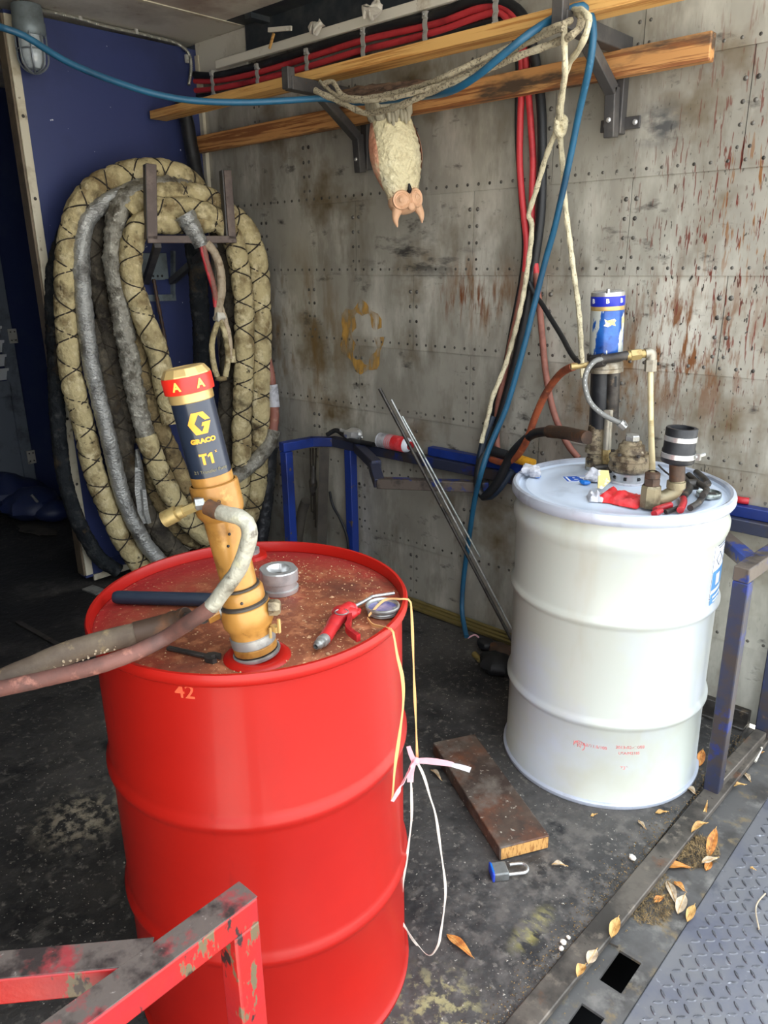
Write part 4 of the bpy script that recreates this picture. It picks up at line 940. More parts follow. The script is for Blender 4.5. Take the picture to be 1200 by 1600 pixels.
# frayed whip end hanging over the rack
w0 = cr(coil([(288, 335), (297, 350), (306, 366), (315, 385)], .19, .2), 6)
t = thing('whip_end', 'silver taped whip with bundled pinkish tubes and a frayed open loop over the rack', 'hose', w0[-1])
g = G(); g.tube(w0, [(.046-.016*i/(len(w0)-1)) for i in range(len(w0))], 14, fn=lump(.2, 40, 5)); obj('tape_wrap', g, 'tape', t)
for pts, r, m, nm in (([(313, 378), (318, 400), (326, 428), (334, 455), (337, 480)], .010, 'redcable', 'tube'), ([(317, 380), (322, 405), (331, 436), (338, 470)], .013, 'pinkhose', 'tube'),
                      ([(322, 380), (335, 395), (344, 420), (346, 450), (342, 480), (341, 500)], .019, 'leafp', 'tube'), ([(345, 478), (352, 500), (358, 525), (362, 560)], .011, 'leafp', 'tube'),
                      ([(342, 500), (334, 522), (331, 545), (334, 570), (339, 588)], .013, 'canvas', 'tube'), ([(344, 500), (352, 525), (356, 550), (355, 572), (352, 588)], .013, 'canvas', 'tube'), ([(337, 590), (345, 592), (354, 590)], .012, 'canvasd', 'tube'),
                      ([(363, 545), (364, 567)], .013, 'canvas', 'sleeve')):
    g = G(); g.tube(even(cr(coil(pts, .2), 6), .01), r, 10, fn=lump(.12, 30, r*999)); obj(nm, g, m, t)
g = G(); c = coil([(343, 496)], .205)[0]
g.sphere(c, .024, 14, (1, 1, .9))
for p_ in g.v: p_ += (p_-c)*.9*noise.noise(p_*60)
obj('frayed_knot', g, 'foam', t)
# the rack: a U of angle bars on arms from the wall
rk = thing('hose_rack', 'rusty brown U-shaped steel hose rack standing out from the navy wall', 'rack', (0, -.36, 1.45))
d = Vector((.333, .943, 0))
a_ = coil([(236, 256)], .20)[0]; b_ = coil([(238, 374)], .20)[0]; c_ = coil([(362, 374)], .20)[0]; e_ = coil([(355, 266)], .20)[0]
ux = (c_-b_).normalized()
def bb(a, b, w_, h_, nm='bar', m='rack'): q = G(); q.bar(a, b, w_, h_, CN); return obj(nm, q, m, rk, bevel=.002)
bb(a_, b_, .042, .012); bb(e_, Vector((e_.x, e_.y, c_.z)), .034, .012); bb(b_-ux*.02, c_+ux*.02, .030, .012)
bb(a_-ux*.02+CN*-.02, b_-ux*.02+CN*-.02, .008, .05, 'flange', 'bracket'); bb(e_-ux*.02-CN*.02, c_-ux*.02-CN*.02, .008, .045, 'flange', 'bracket')
wl_ = lambda u, v: at(u, v, 'x', .012)
for (p_, q_) in (((228, 440), b_+ux*.02), ((268, 440), c_-ux*.08)):
    q = G(); q.bar(wl_(*p_), q_-Vector((0, 0, .02)), .028, .028); obj('arm', q, 'bracket', rk)
q = G(); q.box(wl_(236, 416), (.02, .17, .12)); obj('wall_plate', q, 'castgrey', rk, bevel=.003)
hp_ = wl_(238, 428)+Vector((.02, 0, -.01)); q = G(); q.box(hp_, (.012, .10, .035)); bk = obj('drilled_strip', q, 'castgrey', rk)
for i in range(4):
    s_ = G(); s_.sphere(hp_+Vector((.006, -.036+.024*i, 0)), .006, 8, (.3, 1, 1)); obj('hole', s_, 'dark', bk)
f1, f2, f3 = wl_(270, 392), wl_(270, 465), wl_(228, 466)
q = G(); q.bar(f1, f2, .03, .012); obj('wall_bar', q, 'castgrey', rk); q = G(); q.bar(f2+Vector((0, 0.015, 0)), f3, .012, .03); obj('wall_bar', q, 'castgrey', rk)
# rusty rod hanging from it
pts = even(cr([at(240, 436, 'x', .05), at(248, 480, 'x', .055), at(255, 515, 'x', .06), at(262, 555, 'x', .07)], 8), .012)
g = G(); g.tube(pts, .0075, 8, fn=lambda L, a: 1+.35*(math.sin(L*220) > 0)); single('hanging_rod', g, 'rustpipe', 'thin rusty knobbed rod hanging from the drilled strip on the wall', 'rod')

# ---------------------------------------------------------------- cables clipped along the top of the wall
Y1 = -.03
def yy(pts, y0=Y1, y1=None):
    y1 = y0 if y1 is None else y1; n = max(1, len(pts)-1)
    return [at(q[0], q[1], 'y', q[2] if len(q) > 2 else y0+(y1-y0)*i/n) for i, q in enumerate(pts)]
def cable(pts, r, m, label, nm='cable', cat='cable', group=None, step=.03, n=10, **kw):
    if isinstance(m, tuple):
        m, m2, zsplit = m; pth = even(cr(pts, 8), step); k = next((i for i in range(8, len(pth)) if pth[i].z < zsplit), len(pth)-1)
        t = thing(nm, label, cat, pth[-1], None, group)
        g = G(); g.tube(pth[:k+1], r, n); obj('red_length', g, m, t); g = G(); g.tube(pth[k:], r*1.02, n, fn=lump(.04, 20, 3)); obj('faded_length', g, m2, t); return t
    g = G(); g.tube(even(cr(pts, 8), step), r, n, **kw); return single(nm, g, m, label, cat, group)
cable(yy([(300, 127), (340, 126), (400, 114), (478, 91), (560, 65), (610, 53), (665, 41), (700, 31), (742, 15), (775, 9), (796, 17), (809, 35), (819, 75), (825, 137), (829, 187), (833, 250), (832, 290), (831, 333), (833, 380), (838, 430), (846, 512), (853, 585), (864, 640), (878, 677), (890, 699), (904, 716)], -.032), .0115, ('redcable', 'pinkhose', 1.45), 'upper red cable along the wall top, hanging down into a faded pinkish hose', group='red cables clipped along the wall')
cable(yy([(300, 142), (340, 138), (400, 126), (478, 105), (560, 80), (610, 68), (665, 54), (700, 44), (742, 28), (775, 19), (790, 26), (804, 46), (814, 83), (815, 137), (813, 187), (812, 250), (815, 300), (819, 342), (823, 385), (818, 440), (806, 500), (793, 560), (785, 602), (778, 635), (776, 677), (777, 702)], -.032), .0115, ('redcable', 'pinkhose', 1.45), 'lower red cable along the wall top, dropping behind the rope to the blue rack', group='red cables clipped along the wall')
cable(yy([(300, 117), (340, 118), (400, 104), (478, 80), (560, 54), (610, 41), (665, 28), (700, 18), (726, 5), (762, 0), (796, 7), (818, 27), (830, 62), (838, 104), (845, 158), (847, 208), (847, 270), (845, 333), (838, 390), (830, 440), (816, 520), (796, 600), (772, 680, -.05), (753, 715, -.1), (746, 750, -.13), (752, 775, -.14), (766, 768, -.14), (782, 745, -.14), (798, 712, -.14), (822, 686, -.16), (840, 676, -.2), (872, 675, -.28), (914, 682, -.36)]), .0165, 'black', 'thick black hose along the wall top, looping down to the far pump', nm='hose', cat='hose')
cable(yy([(300, 150), (345, 147), (400, 138), (460, 122), (520, 103), (567, 89), (610, 87), (640, 78), (663, 66), (700, 50), (742, 40), (775, 31), (792, 38), (802, 56), (809, 104), (808, 208), (814, 312), (819, 375), (815, 430), (800, 510), (785, 590), (768, 650), (752, 700), (742, 740)], -.026), .0085, 'black', 'thin black cable wavering below the two red cables on the wall')
cable(yy([(770, 650, -.06), (755, 690, -.09), (748, 730, -.11), (750, 768, -.12), (762, 778, -.12), (780, 764, -.12), (800, 735, -.1)]), .013, 'dnavy', 'dark navy hose loop sagging behind the blue hose at the rack', nm='hose', cat='hose')
cable(yy([(826, 440, -.05), (834, 458, -.05), (846, 474, -.06), (862, 500, -.12), (878, 526, -.18), (892, 552, -.25), (903, 566, -.3)]), .0085, 'black', 'thin black hose slanting from the cable bundle to the far pump', nm='hose', cat='hose')
# taped joint of the pump's fat hose
g = G(); g.tube(even(cr(yy([(858, 674, -.25), (880, 676, -.29), (900, 680, -.33), (918, 684, -.37)]), 6), .01), .021, 14, fn=lump(.06, 20, 2)); single('taped_joint', g, 'rustpipe', 'brown taped hose joint plugged into the foot of the far pump', 'hose joint')
lb = ['nearest the corner', 'second from the corner', 'beside the left bracket post', 'above the owl perch, on the left', 'above the owl tail, on the right', 'at the top bend']
for i, (u, v, hh) in enumerate([(333, 132, 26), (403, 121, 24), (480, 99, 26), (568, 72, 34), (665, 47, 34), (775, 18, 30)]):
    c = at(u, v, 'y', -.045); s_ = FPX/((c-CP).dot(F_)); hz = hh/s_
    t = thing('cable_clamp', 'zinc strap clamp on the red cables, '+lb[i], 'clamp', c, None, 'strap clamps on the wall cables')
    g = G(); n = 24; P_ = []
    for j in range(n+1): P_.append(Vector((c.x, -.046-.006*abs(math.sin(PI*2.0*j/n)), c.z+hz*(.5-j/n))))
    vs = []
    for p_ in P_:
        for dx in (-.010, .010): vs += [p_+Vector((dx, 0, 0)), p_+Vector((dx, .003, 0))]
    fs = []
    for j in range(n):
        a = 4*j; b = 4*j+4; fs += [(a, a+2, b+2, b), (a+1, b+1, b+3, a+3), (a, b, b+1, a+1), (a+2, a+3, b+3, b+2)]
    g.add(vs, fs); obj('strap', g, 'zinc', t)
    for zz_ in (.5, -.5):
        q = G(); q.box((c.x, -.03, c.z+hz*zz_+(.008 if zz_ > 0 else -.010)), (.018, .05, .022)); ob_ = obj('foot', q, 'zinc', t)
        q = G(); q.sphere((c.x, -.057, c.z+hz*zz_+(.008 if zz_ > 0 else -.010)), .006, 8); obj('screw', q, 'steel', ob_)

# ---------------------------------------------------------------- lumber brackets and boards
def arm(name_label, x, ytip, zarm, side, zfoot, ptop):
    t = thing('lumber_bracket', name_label, 'bracket', (x, 0, zfoot))
    S = .046
    def br(a, b, nm, w_=S, h_=S): q = G(); q.bar(a, b, w_, h_, (0, 1, 0) if abs(Vector(b)[2]-Vector(a)[2]) > abs(Vector(b)[1]-Vector(a)[1]) else (0, 0, 1)); return obj(nm, q, 'bracket', t, bevel=.003)
    br((x, -.024, zfoot), (x, -.024, zarm+.02), 'wall_tube', .034, .034)
    br((x, -.012, zarm), (x, ytip, zarm), 'arm', .044, .044)
    br((x, ytip+.0, zarm-.02), (x, ytip, ptop), 'end_post', .034, .034)
    ym = ytip*.62
    q = G(); q.bar((x-.004, ym, zarm-.02), (x-.004, -.075, zfoot+.115), .034, .034, (0, 0, 1)); obj('brace', q, 'bracket', t, bevel=.003)
    q = G(); q.bar((x-.004, -.072, zfoot+.125), (x-.004, -.060, zfoot-.012), .034, .034, (0, 1, 0)); lo = obj('brace_foot', q, 'bracket', t, bevel=.003)
    q = G(); q.box((x, -.012, zfoot+.03), (.13, .008, .035)); pt = obj('foot_plate', q, 'bracket', t, bevel=.002)
    for dx in (-.045, .05):
        q = G(); q.sphere((x+dx, -.018, zfoot+.03), .009, 10, (1, .6, 1)); obj('bolt', q, 'bright', pt)
    q = G(); q.sphere((x-.004, -.084, zfoot+.035), .008, 10, (1, .6, 1)); obj('bolt', q, 'bright', lo)
    return t
arm('dark grey steel lumber bracket holding the right ends of both boards', 2.175, -.40, 2.085, 1, 1.845, 2.36)
arm('dark grey steel lumber bracket behind the hanging owl', 1.105, -.42, 2.085, 1, 1.83, 2.135)
a_ = at(236, 184, 'y', -.27); b_ = at(1108, 8, 'y', -.27)
g = G(); g.bar((max(a_.x, .03), -.27, 2.125), (b_.x, -.27, 2.128), .085, .034); single('board', g, 'wood', 'long thin yellow pine board lying across the bracket arms, the upper one', 'board', bevel=.002, loc=(1.2, -.27, 2.107))
g = G(); g.bar((.035, -.066, 2.022), (2.458, -.066, 2.030), .036, .072); lo_ = single('board', g, 'wood2', 'thick weathered pine board resting behind the bracket braces, the lower one', 'board', bevel=.003, loc=(1.2, -.066, 1.99))
# weathered stick over the owl
sp = cr([at(528, 150, 'y', -.31), at(560, 148, 'y', -.31), at(610, 142, 'y', -.31), at(660, 137, 'y', -.31), at(712, 134, 'y', -.30)], 8)
g = G(); g.tube(sp, lambda t: .026*math.sin(PI*min(1, .12+t*.8))**.6, 12, fn=lump(.3, 6, 4)); single('weathered_stick', g, 'drift', 'weathered brown split stick lying under the upper board above the owl', 'stick')

# ---------------------------------------------------------------- blue air hose and white ropes
bl = path([(-12, 38, 'x', .75), (0, 42), (40, 57), (100, 94), (165, 122), (235, 145), (300, 157), (380, 160), (450, 157), (505, 154, 'y', -.36), (562, 160, 'y', -.30), (650, 152, 'y', -.34), (700, 144, 'y', -.43), (742, 121, 'y', -.46), (783, 88, 'y', -.46), (825, 54, 'y', -.44), (866, 28, 'y', -.37), (893, 14, 'y', -.36), (914, 10, 'y', -.31), (924, 26, 'y', -.30), (927, 54, 'y', -.30), (921, 104, 'y', -.28), (904, 179, 'y', -.22), (890, 250, 'y', -.18), (867, 354, 'y', -.13), (854, 400, 'y', -.11), (840, 455, 'y', -.1), (822, 528, 'y', -.1), (808, 580, 'y', -.1), (790, 640, 'y', -.11), (767, 693, 'y', -.14), (753, 735, 'y', -.17), (742, 780, 'y', -.15), (732, 846, 'y', -.1), (724, 908, 'y', -.08), (722, 956, 'y', -.1), (729, 995, 'z', .03)])
g = G(); g.tube(even(cr(bl, 8), .03), .0105, 10); single('air_hose', g, 'bluehose', 'blue air hose swagged across the top and hanging down beside the ropes', 'hose')
def rope(pts, label, m='rope', r=.0085):
    pth = even(cr(pts, 8), .012)
    g = G(); g.tube(pth, r, 8, fn=lambda L, a: 1+.10*math.sin(L*420+a*2)); return single('rope', g, m, label, 'rope', 'braided ropes on the brackets')
yb = 'y'
rope(path([(505, 131, yb, -.40), (520, 128), (534, 148), (555, 154), (583, 152, yb, -.38), (630, 142), (667, 131), (700, 117), (783, 79), (837, 54), (873, 40, yb, -.43), (893, 32, yb, -.40)]), 'upper grey braided rope strung from the owl bracket to the right hook', 'ropeg')
rope(path([(492, 141, yb, -.42), (510, 150), (530, 158), (555, 171), (574, 177, yb, -.38), (602, 172), (630, 163), (667, 146), (700, 134), (762, 108), (804, 90), (867, 67), (892, 56, yb, -.43), (906, 42), (908, 26, yb, -.40), (900, 17, yb, -.37)]), 'lower grey braided rope sagging in front of the owl up to the right hook', 'ropeg', .010)
rope(path([(500, 128, yb, -.38), (530, 152), (560, 158), (610, 154), (670, 138), (740, 110), (800, 80), (845, 58), (880, 44, yb, -.44)]), 'middle grey rope close behind the lower one over the owl', 'ropeg', .007)
rope(path([(896, 16, yb, -.36), (908, 16, yb, -.40), (920, 28, yb, -.42), (916, 52, yb, -.42), (904, 78, yb, -.40), (890, 98, yb, -.36), (882, 124, yb, -.30), (878, 155, yb, -.25), (874, 196, yb, -.2), (869, 206, yb, -.19), (854, 242, yb, -.16), (837, 300, yb, -.12), (826, 335, yb, -.1), (831, 352, yb, -.1), (827, 400, yb, -.1), (814, 480, yb, -.1), (793, 560, yb, -.1), (780, 595), (769, 622), (764, 645, yb, -.12), (752, 692, yb, -.14)]), 'white rope looped over the hook, knotted and trailing left into the hose bundle')
rope(path([(882, 34, yb, -.42), (882, 70, yb, -.42), (883, 105, yb, -.40), (880, 135, yb, -.34), (874, 165, yb, -.27), (874, 196, yb, -.2), (875, 210, yb, -.19), (879, 258, yb, -.16), (883, 317, yb, -.14), (890, 375, yb, -.13), (897, 430, yb, -.13), (905, 493, yb, -.13), (909, 563, yb, -.14), (911, 590, yb, -.14)]), 'white rope hanging straight from the hook down to the far pump')
c = at(876, 196, 'y', -.21); g = G()
for k in range(3):
    q = [c+(RH*math.cos(a)*.013+Vector((0, 0, math.sin(a)*.016)))+FH*(-.008*math.sin(a*2+k)) + Vector((0, 0, .010*(k-1))) for a in [2*PI*i/16 for i in range(16)]]
    g.tube(q, .0085, 8, closed=True)
single('rope_knot', g, 'rope', 'fat knot tying the two hanging white ropes together', 'knot')

# faded orange hose of the far pump
oh = path([(896, 573, (Vector(QB)-FH*.03)[:]), (886, 577), (874, 586), (855, 611), (838, 647), (823, 688), (808, 712), (789, 723, yb, -.12), (768, 718, yb, -.08)])
g = G(); g.tube(even(cr(oh, 8), .012), .0125, 12, fn=lump(.04, 20, 8)); single('hose', g, 'orangehose', 'weathered orange-red hose curving from the far pump down to the blue rack', 'hose')

# ---------------------------------------------------------------- jar lamp with cage, flexible conduit
lp = Vector((.085, -.845, 0))
t = thing('jar_lamp', 'grey caged jar lamp hanging under the ceiling above the doorway', 'lamp', (lp.x, lp.y, 2.21))
TM = Matrix.Translation((lp.x, lp.y, 0))
g = G(); g.lathe([(0, 2.44), (.055, 2.44), (.057, 2.43), (.057, 2.385), (.060, 2.38), (.060, 2.345), (.054, 2.335), (.0, 2.335)], 28, TM); obj('cast_body', g, 'castgrey', t)
g = G(); g.lathe([(.046, 2.338), (.047, 2.27), (.043, 2.24), (.030, 2.222), (0, 2.215)], 28, TM); obj('glass_jar', g, 'glass', t)
for k in range(4):
    a = PI/4*k+.3; q = []
    for i in range(19):
        b = PI*i/18; x = math.cos(b)
        zz_ = 2.262-.056*math.sin(b) if 0 < i < 18 else 2.262
        q.append(Vector((lp.x+.056*x*math.cos(a), lp.y+.056*x*math.sin(a), zz_)))
    q = [q[0]+Vector((0, 0, .08))]+q+[q[-1]+Vector((0, 0, .08))]
    g = G(); g.tube(q, .0035, 6); obj('cage_wire', g, 'cagewire', t)
g = G(); q = [Vector((lp.x+.056*math.cos(2*PI*i/24), lp.y+.056*math.sin(2*PI*i/24), 2.285)) for i in range(24)]; g.tube(q, .003, 6, closed=True); obj('cage_ring', g, 'cagewire', t)
cp = path([(63, 16, 'x', .06), (85, 20, 'x', .02), (125, 29, 'x', .014), (165, 41, 'x', .014), (213, 51, 'x', .014), (250, 60, 'x', .014), (275, 67, 'x', .014), (292, 80, 'x', .014), (298, 95, 'x', .014), (298, 115, 'x', .014), (295, 133, 'x', .016)])
g = G(); g.tube(even(cr(cp, 8), .004), .0075, 8, fn=lambda L, a: 1+.14*math.sin(L*700)); t = single('flex_conduit', g, 'conduit', 'flexible metal conduit running from the jar lamp along the top of the navy wall', 'conduit')
for u, v in ((125, 28), (213, 50), (292, 95)):
    g = G(); c = at(u, v, 'x', .02); g.box(c+Vector((0, 0, .008)), (.012, .014, .034)); obj('strap', g, 'zinc', t)

# ---------------------------------------------------------------- owl decoy hanging head down
ow = face(608, 240, Vector((1.42, -.24, 1.9)))
ot = face(610, 160, ow); oh_ = face(632, 300, ow)
ax = (oh_-ot).normalized()   # from tail to head
roto = axis_rot(ax, (CP-ow).normalized()+RH*.45)
OL = (face(634, 312, ow)-face(606, 152, ow)).length
t = thing('owl_decoy', 'cream plastic owl decoy with a pinkish face hanging head down from the ropes', 'decoy', face(606, 152, ow), roto.to_euler())
px_m = (ow-CP).dot(F_)/FPX
g = G()
prof = [(0, .0), (.040, .004), (.064, .03), (.080, .09), (.094, .16), (.099, .22), (.096, .275), (.086, .325), (.076, .36), (.070, .385), (.068, .41), (.060, .44), (.042, .465), (.0, .475)]
sc_ = OL/.42; sw = 1.28
prof = cr([Vector((a*sc_*1.12, b*sc_, 0)) for a, b in prof], 5)
prof = [(max(0, q.x), q.y) for q in prof]
def feathers(a, z):
    n_ = noise.noise(Vector((math.cos(a)*2, math.sin(a)*2, z*14)))
    f = math.sin(z/sc_*150+2.5*math.sin(a*8))*math.sin(a*9+z*50)
    flat_ = 1-.12*max(0, -math.sin(a))
    zz_ = z/sc_
    return flat_*(1+.05*n_+(.05*f if .1 < zz_ < .36 else .006*f))
g.lathe(prof, 56, None, feathers)
for q in g.v: q.y *= .85
ob_ = obj('body', g, 'owl', t, local=True, sharp=60)
# salmon wings as shells hugging the sides
for s_ in (-1, 1):
    g = G(); vs = []; NI, NJ = 18, 10
    for i in range(NI+1):
        f = i/NI; z = (.09+.275*f)*sc_
        rr = None
        for (r0, z0_), (r1, z1_) in zip(prof, prof[1:]):
            if z0_ <= z <= z1_: rr = r0+(r1-r0)*(z-z0_)/max(1e-6, z1_-z0_)
        rr = rr or .06
        w_ = math.sin(PI*min(1, .12+.86*f))**.7
        for j in range(NJ+1):
            h = j/NJ*2-1; a = (0 if s_ > 0 else PI)+s_*(.42+.80*h*w_)
            lift = 1.015+.10*(1-h*h)*w_+.012*math.sin(j*2.2)
            vs.append((rr*lift*math.cos(a), rr*lift*math.sin(a)*.85, z))
    g.add(vs, [(i*(NJ+1)+j, i*(NJ+1)+j+1, (i+1)*(NJ+1)+j+1, (i+1)*(NJ+1)+j) for i in range(NI) for j in range(NJ)])
    obj('wing', g, 'owlwing', t, local=True, sharp=60)
# tail and feet block
g = G(); g.lathe([(0, -.035), (.074, -.035), (.084, .0), (.086, .045), (.082, .08), (.066, .10), (.03, .105)], 32, Matrix.Diagonal((sc_*1.2, sc_*.95, sc_, 1)), lambda a, z: 1+.06*math.sin(a*7)+.03*math.sin(a*15)); obj('tail', g, 'owlgrey', t, local=True, sharp=60)
for s_ in (-1, 1):
    for k in range(3):
        q = G(); q.sphere((s_*.030*sc_+(k-1)*.016*sc_, -.079*sc_, (.085+.012*(k == 1))*sc_), .013*sc_, 10, (.8, .9, 2.4)); obj('toe', q, 'owlgrey', t, local=True)
# face: head shell, discs, eyes, beak, ear tufts
g = G(); g.sphere((0, -.004*sc_, .425*sc_), .078*sc_, 26, (1, .86, .74)); hd = obj('head', g, 'owlface', t, local=True)
for s_ in (-1, 1):
    c = Vector((s_*.036*sc_, -.056*sc_, .422*sc_)); m_ = Matrix.Translation(c) @ Matrix.Rotation(R(90), 4, 'X') @ Matrix.Rotation(s_*R(26), 4, 'Y')
    g = G(); g.lathe([(.038*sc_, -.018), (.042*sc_, -.002), (.039*sc_, .003), (.031*sc_, .0), (.029*sc_, .002), (.022*sc_, -.001), (.019*sc_, .003), (.015*sc_, .004)], 26, m_); fd = obj('face_disc', g, 'owlface', hd, local=True)
    g = G(); g.lathe([(.015*sc_, .002), (.014*sc_, .006), (.008*sc_, .009), (.004*sc_, .0085), (0, .007)], 16, m_); obj('eye', g, 'owlface', hd, local=True)
    g = G(); a0_ = Vector((s_*.046*sc_, -.020*sc_, .450*sc_)); a1_ = Vector((s_*.062*sc_, -.018*sc_, .530*sc_))
    g.tube(cr([a0_, a0_.lerp(a1_, .5)+Vector((s_*.008, 0, 0)), a1_], 5), lambda f: .023*sc_*(1-f)**.8+.002, 10); obj('ear_tuft', g, 'owlface', hd, local=True)
g = G(); g.sphere((0, -.066*sc_, .455*sc_), .018*sc_, 12, (1, .7, 1.1)); obj('brow', g, 'owlface', hd, local=True)
g = G(); g.tube([Vector((0, -.062*sc_, .395*sc_)), Vector((0, -.078*sc_, .385*sc_)), Vector((0, -.078*sc_, .362*sc_))], [.011*sc_, .010*sc_, .003], 10); obj('beak', g, 'dark', hd, local=True)
# ---------------------------------------------------------------- things on the red drum's head
ZL = .8668
c = at(437, 922, 'z', ZL); a_ = math.atan2(-FH.y, -FH.x)
t = thing('threaded_collar', 'bright machined steel collar with a flat-sided bore on the red drum top', 'collar', c)
def flatcut(a, z): return min(1, .93/max(.2, abs(math.cos(a-a_-R(115))))) if z > .025 else 1
g = G(); g.lathe([(.02, 0), (.037, 0), (.038, .002), (.038, .009), (.035, .011), (.035, .022), (.0385, .024), (.0385, .045), (.037, .047), (.024, .047), (.022, .044), (.018, .008)], 48, None, flatcut); obj('ring', g, 'bright', t, local=True, sharp=30)
g = G(); g.lathe([(.0182, .010), (.0182, .03), (.0175, .031), (.0175, .010)], 32); obj('bore_sleeve', g, 'dsteel', t, local=True)
a1, a2 = at(178, 933, 'z', ZL+.014), at(330, 937, 'z', ZL+.014)
g = G(); dv = (a2-a1).normalized(); g.tube([a1, a1+dv*.006, a1+dv*.01, a2], [.010, .0125, .013, .013], 18); single('bar_handle', g, 'dnavy', 'dark navy round bar lying across the back left of the red drum', 'bar', sharp=50)
# open-ended wrench
t = thing('wrench', 'small grey open-ended wrench lying on the red drum before the hose', 'wrench', at(300, 1020, 'z', ZL))
w0, w1 = at(262, 1012, 'z', ZL+.004), at(325, 1026, 'z', ZL+.004); wd = (w1-w0).normalized(); wn = Vector((-wd.y, wd.x, 0))
g = G(); g.bar(w0, w1, .009, .006); obj('shank', g, 'dsteel', t, bevel=.0015)
m_ = Matrix.Translation(w1+wd*.008-Vector((0, 0, .004))) @ rotz(math.atan2(wd.y, wd.x))
g = G(); g.prism([(-.012, -.006), (-.004, -.012), (.010, -.012), (.013, -.005), (.002, -.005), (-.001, 0), (.002, .005), (.013, .005), (.010, .012), (-.004, .012), (-.012, .006)], .008, m_); obj('jaw', g, 'dsteel', t)
g = G(); g.lathe([(.0075, 0), (.012, 0), (.012, .010), (.0075, .010), (.0075, 0)], 6, Matrix.Translation(at(231, 1003, 'z', ZL))); single('hex_nut', g, 'steel', 'single hex nut lying between the two hoses on the red drum', 'nut', sharp=20)
# blow gun
Z1 = ZL+.014
bp_ = lambda u, v, dz=0: at(u, v, 'z', Z1+dz)
t = thing('blow_gun', 'red air blow gun lying on the dusty red drum top', 'blow gun', at(540, 965, 'z', ZL))
g = G(); g.tube(cr([bp_(508, 998), bp_(517, 983), bp_(528, 966), bp_(541, 956), bp_(553, 951)], 6), [.0115]*8+[.013]*6+[.0155]*5+[.016]*4+[.012]*2, 16, fn=lambda L, a: 1+.03*math.sin(L*500)); obj('grip', g, 'redplastic', t, sharp=60)
g = G(); g.sphere(bp_(539, 957), .021, 18, (1.2, 1, .62), rotz(.5)); obj('body', g, 'redplastic', t)
g = G(); g.lathe([(.012, 0), (.013, .0015), (.0115, .0025)], 20, Matrix.Translation(bp_(534, 957, .0125))); obj('badge', g, 'steel', t)
g = G(); lv = cr([bp_(547, 958), bp_(546, 972), bp_(543, 981), bp_(549, 989), bp_(560, 997)], 6)
for i, (p_, q_) in enumerate(zip(lv, lv[1:])): g.bar(p_, q_+(q_-p_)*.15, .008, .013)
obj('trigger', g, 'redplastic', t)
g = G(); g.tube(cr([bp_(548, 953), bp_(558, 958), bp_(561, 953)], 5), .0045, 8); obj('hook', g, 'redplastic', t)
g = G(); g.tube(cr([bp_(549, 950), bp_(565, 942), bp_(579, 934), bp_(583, 932), bp_(616, 927)], 4), .0033, 10); obj('nozzle', g, 'bright', t)
g = G(); nd = (bp_(492, 1012)-bp_(506, 1000)).normalized(); b0 = bp_(508, 998)
nm = Matrix.Translation(b0) @ nd.to_track_quat('Z', 'Y').to_matrix().to_4x4()
g.lathe([(.008, -.004), (.0105, 0), (.0105, .012), (.007, .013), (.007, .019), (.0085, .020), (.0085, .023), (.006, .025), (.006, .03), (.004, .031), (.0035, .024)], 14, nm); obj('air_plug', g, 'steel', t)
# ring cap
c = at(598, 958, 'z', ZL)
t = thing('bung_cap', 'round bare metal cap with a bluish hollow middle at the edge of the red drum', 'cap', c)
g = G(); g.lathe([(.026, 0), (.028, .002), (.0275, .004), (.0285, .006), (.0275, .008), (.0285, .010), (.0315, .012), (.0322, .015), (.0312, .0175), (.029, .018), (.027, .016), (.0262, .011)], 40); obj('rim', g, 'steel', t, local=True)
g = G(); g.lathe([(.0264, .0118), (.020, .0105), (.0, .0105)], 40); obj('inner_face', g, 'heatblue', t, local=True)
for i in range(3):
    a = i*2.1+.5; g = G(); g.box((.0225*math.cos(a), .0225*math.sin(a), .012), (.005, .004, .004), rotz(a).to_3x3()); obj('lug', g, 'steel', t, local=True)
# ribbons tied to it
P0 = at(640, 938, 'z', .886)
def ribbon(pts, wd_, m, par, nm='strand'):
    p_ = even(cr(pts, 8), .008); g = G(); vs = []
    for i, q in enumerate(p_):
        tt = (p_[min(i+1, len(p_)-1)]-p_[max(0, i-1)]).normalized(); s_ = tt.cross(FH)
        s_ = s_.normalized() if s_.length > 1e-3 else RH
        ww = wd_*(1+.3*math.sin(i*.35)); nn = tt.cross(s_).normalized()*.0007
        vs += [q+s_*ww+nn, q-s_*ww+nn, q-s_*ww-nn, q+s_*ww-nn]
    fs = []
    for i in range(len(p_)-1):
        for k in range(4): fs.append((4*i+k, 4*i+(k+1) % 4, 4*i+4+(k+1) % 4, 4*i+4+k))
    fs += [(0, 1, 2, 3), tuple(len(vs)-1-k for k in range(4))]; g.add(vs, fs); return obj(nm, g, m, par, sharp=60)
zf = lambda q: Vector((q.x, q.y, max(q.z, .006)))
f2_ = lambda u, v, d=0: zf(face(u, v, P0-FH*d))
t = thing('ribbon', 'thin orange and pink ribbon tied in a bow beside the red drum', 'ribbon', (P0.x, P0.y, .0))
ribbon([at(576, 962, 'z', ZL+.012), at(600, 938, 'z', ZL+.016), at(625, 936, 'z', .889), P0, f2_(643, 955), f2_(645, 1000), f2_(647, 1060), f2_(650, 1130), f2_(652, 1186)], .0021, 'string', t)
Pr = at(612, 984, 'z', .886)
f3_ = lambda u, v, d=0: zf(face(u, v, Pr-FH*d))
ribbon([at(574, 966, 'z', ZL+.004), at(582, 976, 'z', ZL+.004), at(598, 980, 'z', ZL+.010), Pr, f3_(616, 996, .005), f3_(621, 1025, .01), f3_(629, 1060, .014), f3_(630, 1100, .014), f3_(624, 1150, .016), f3_(617, 1200, .018), f3_(613, 1252, .02)], .0024, 'string', t)
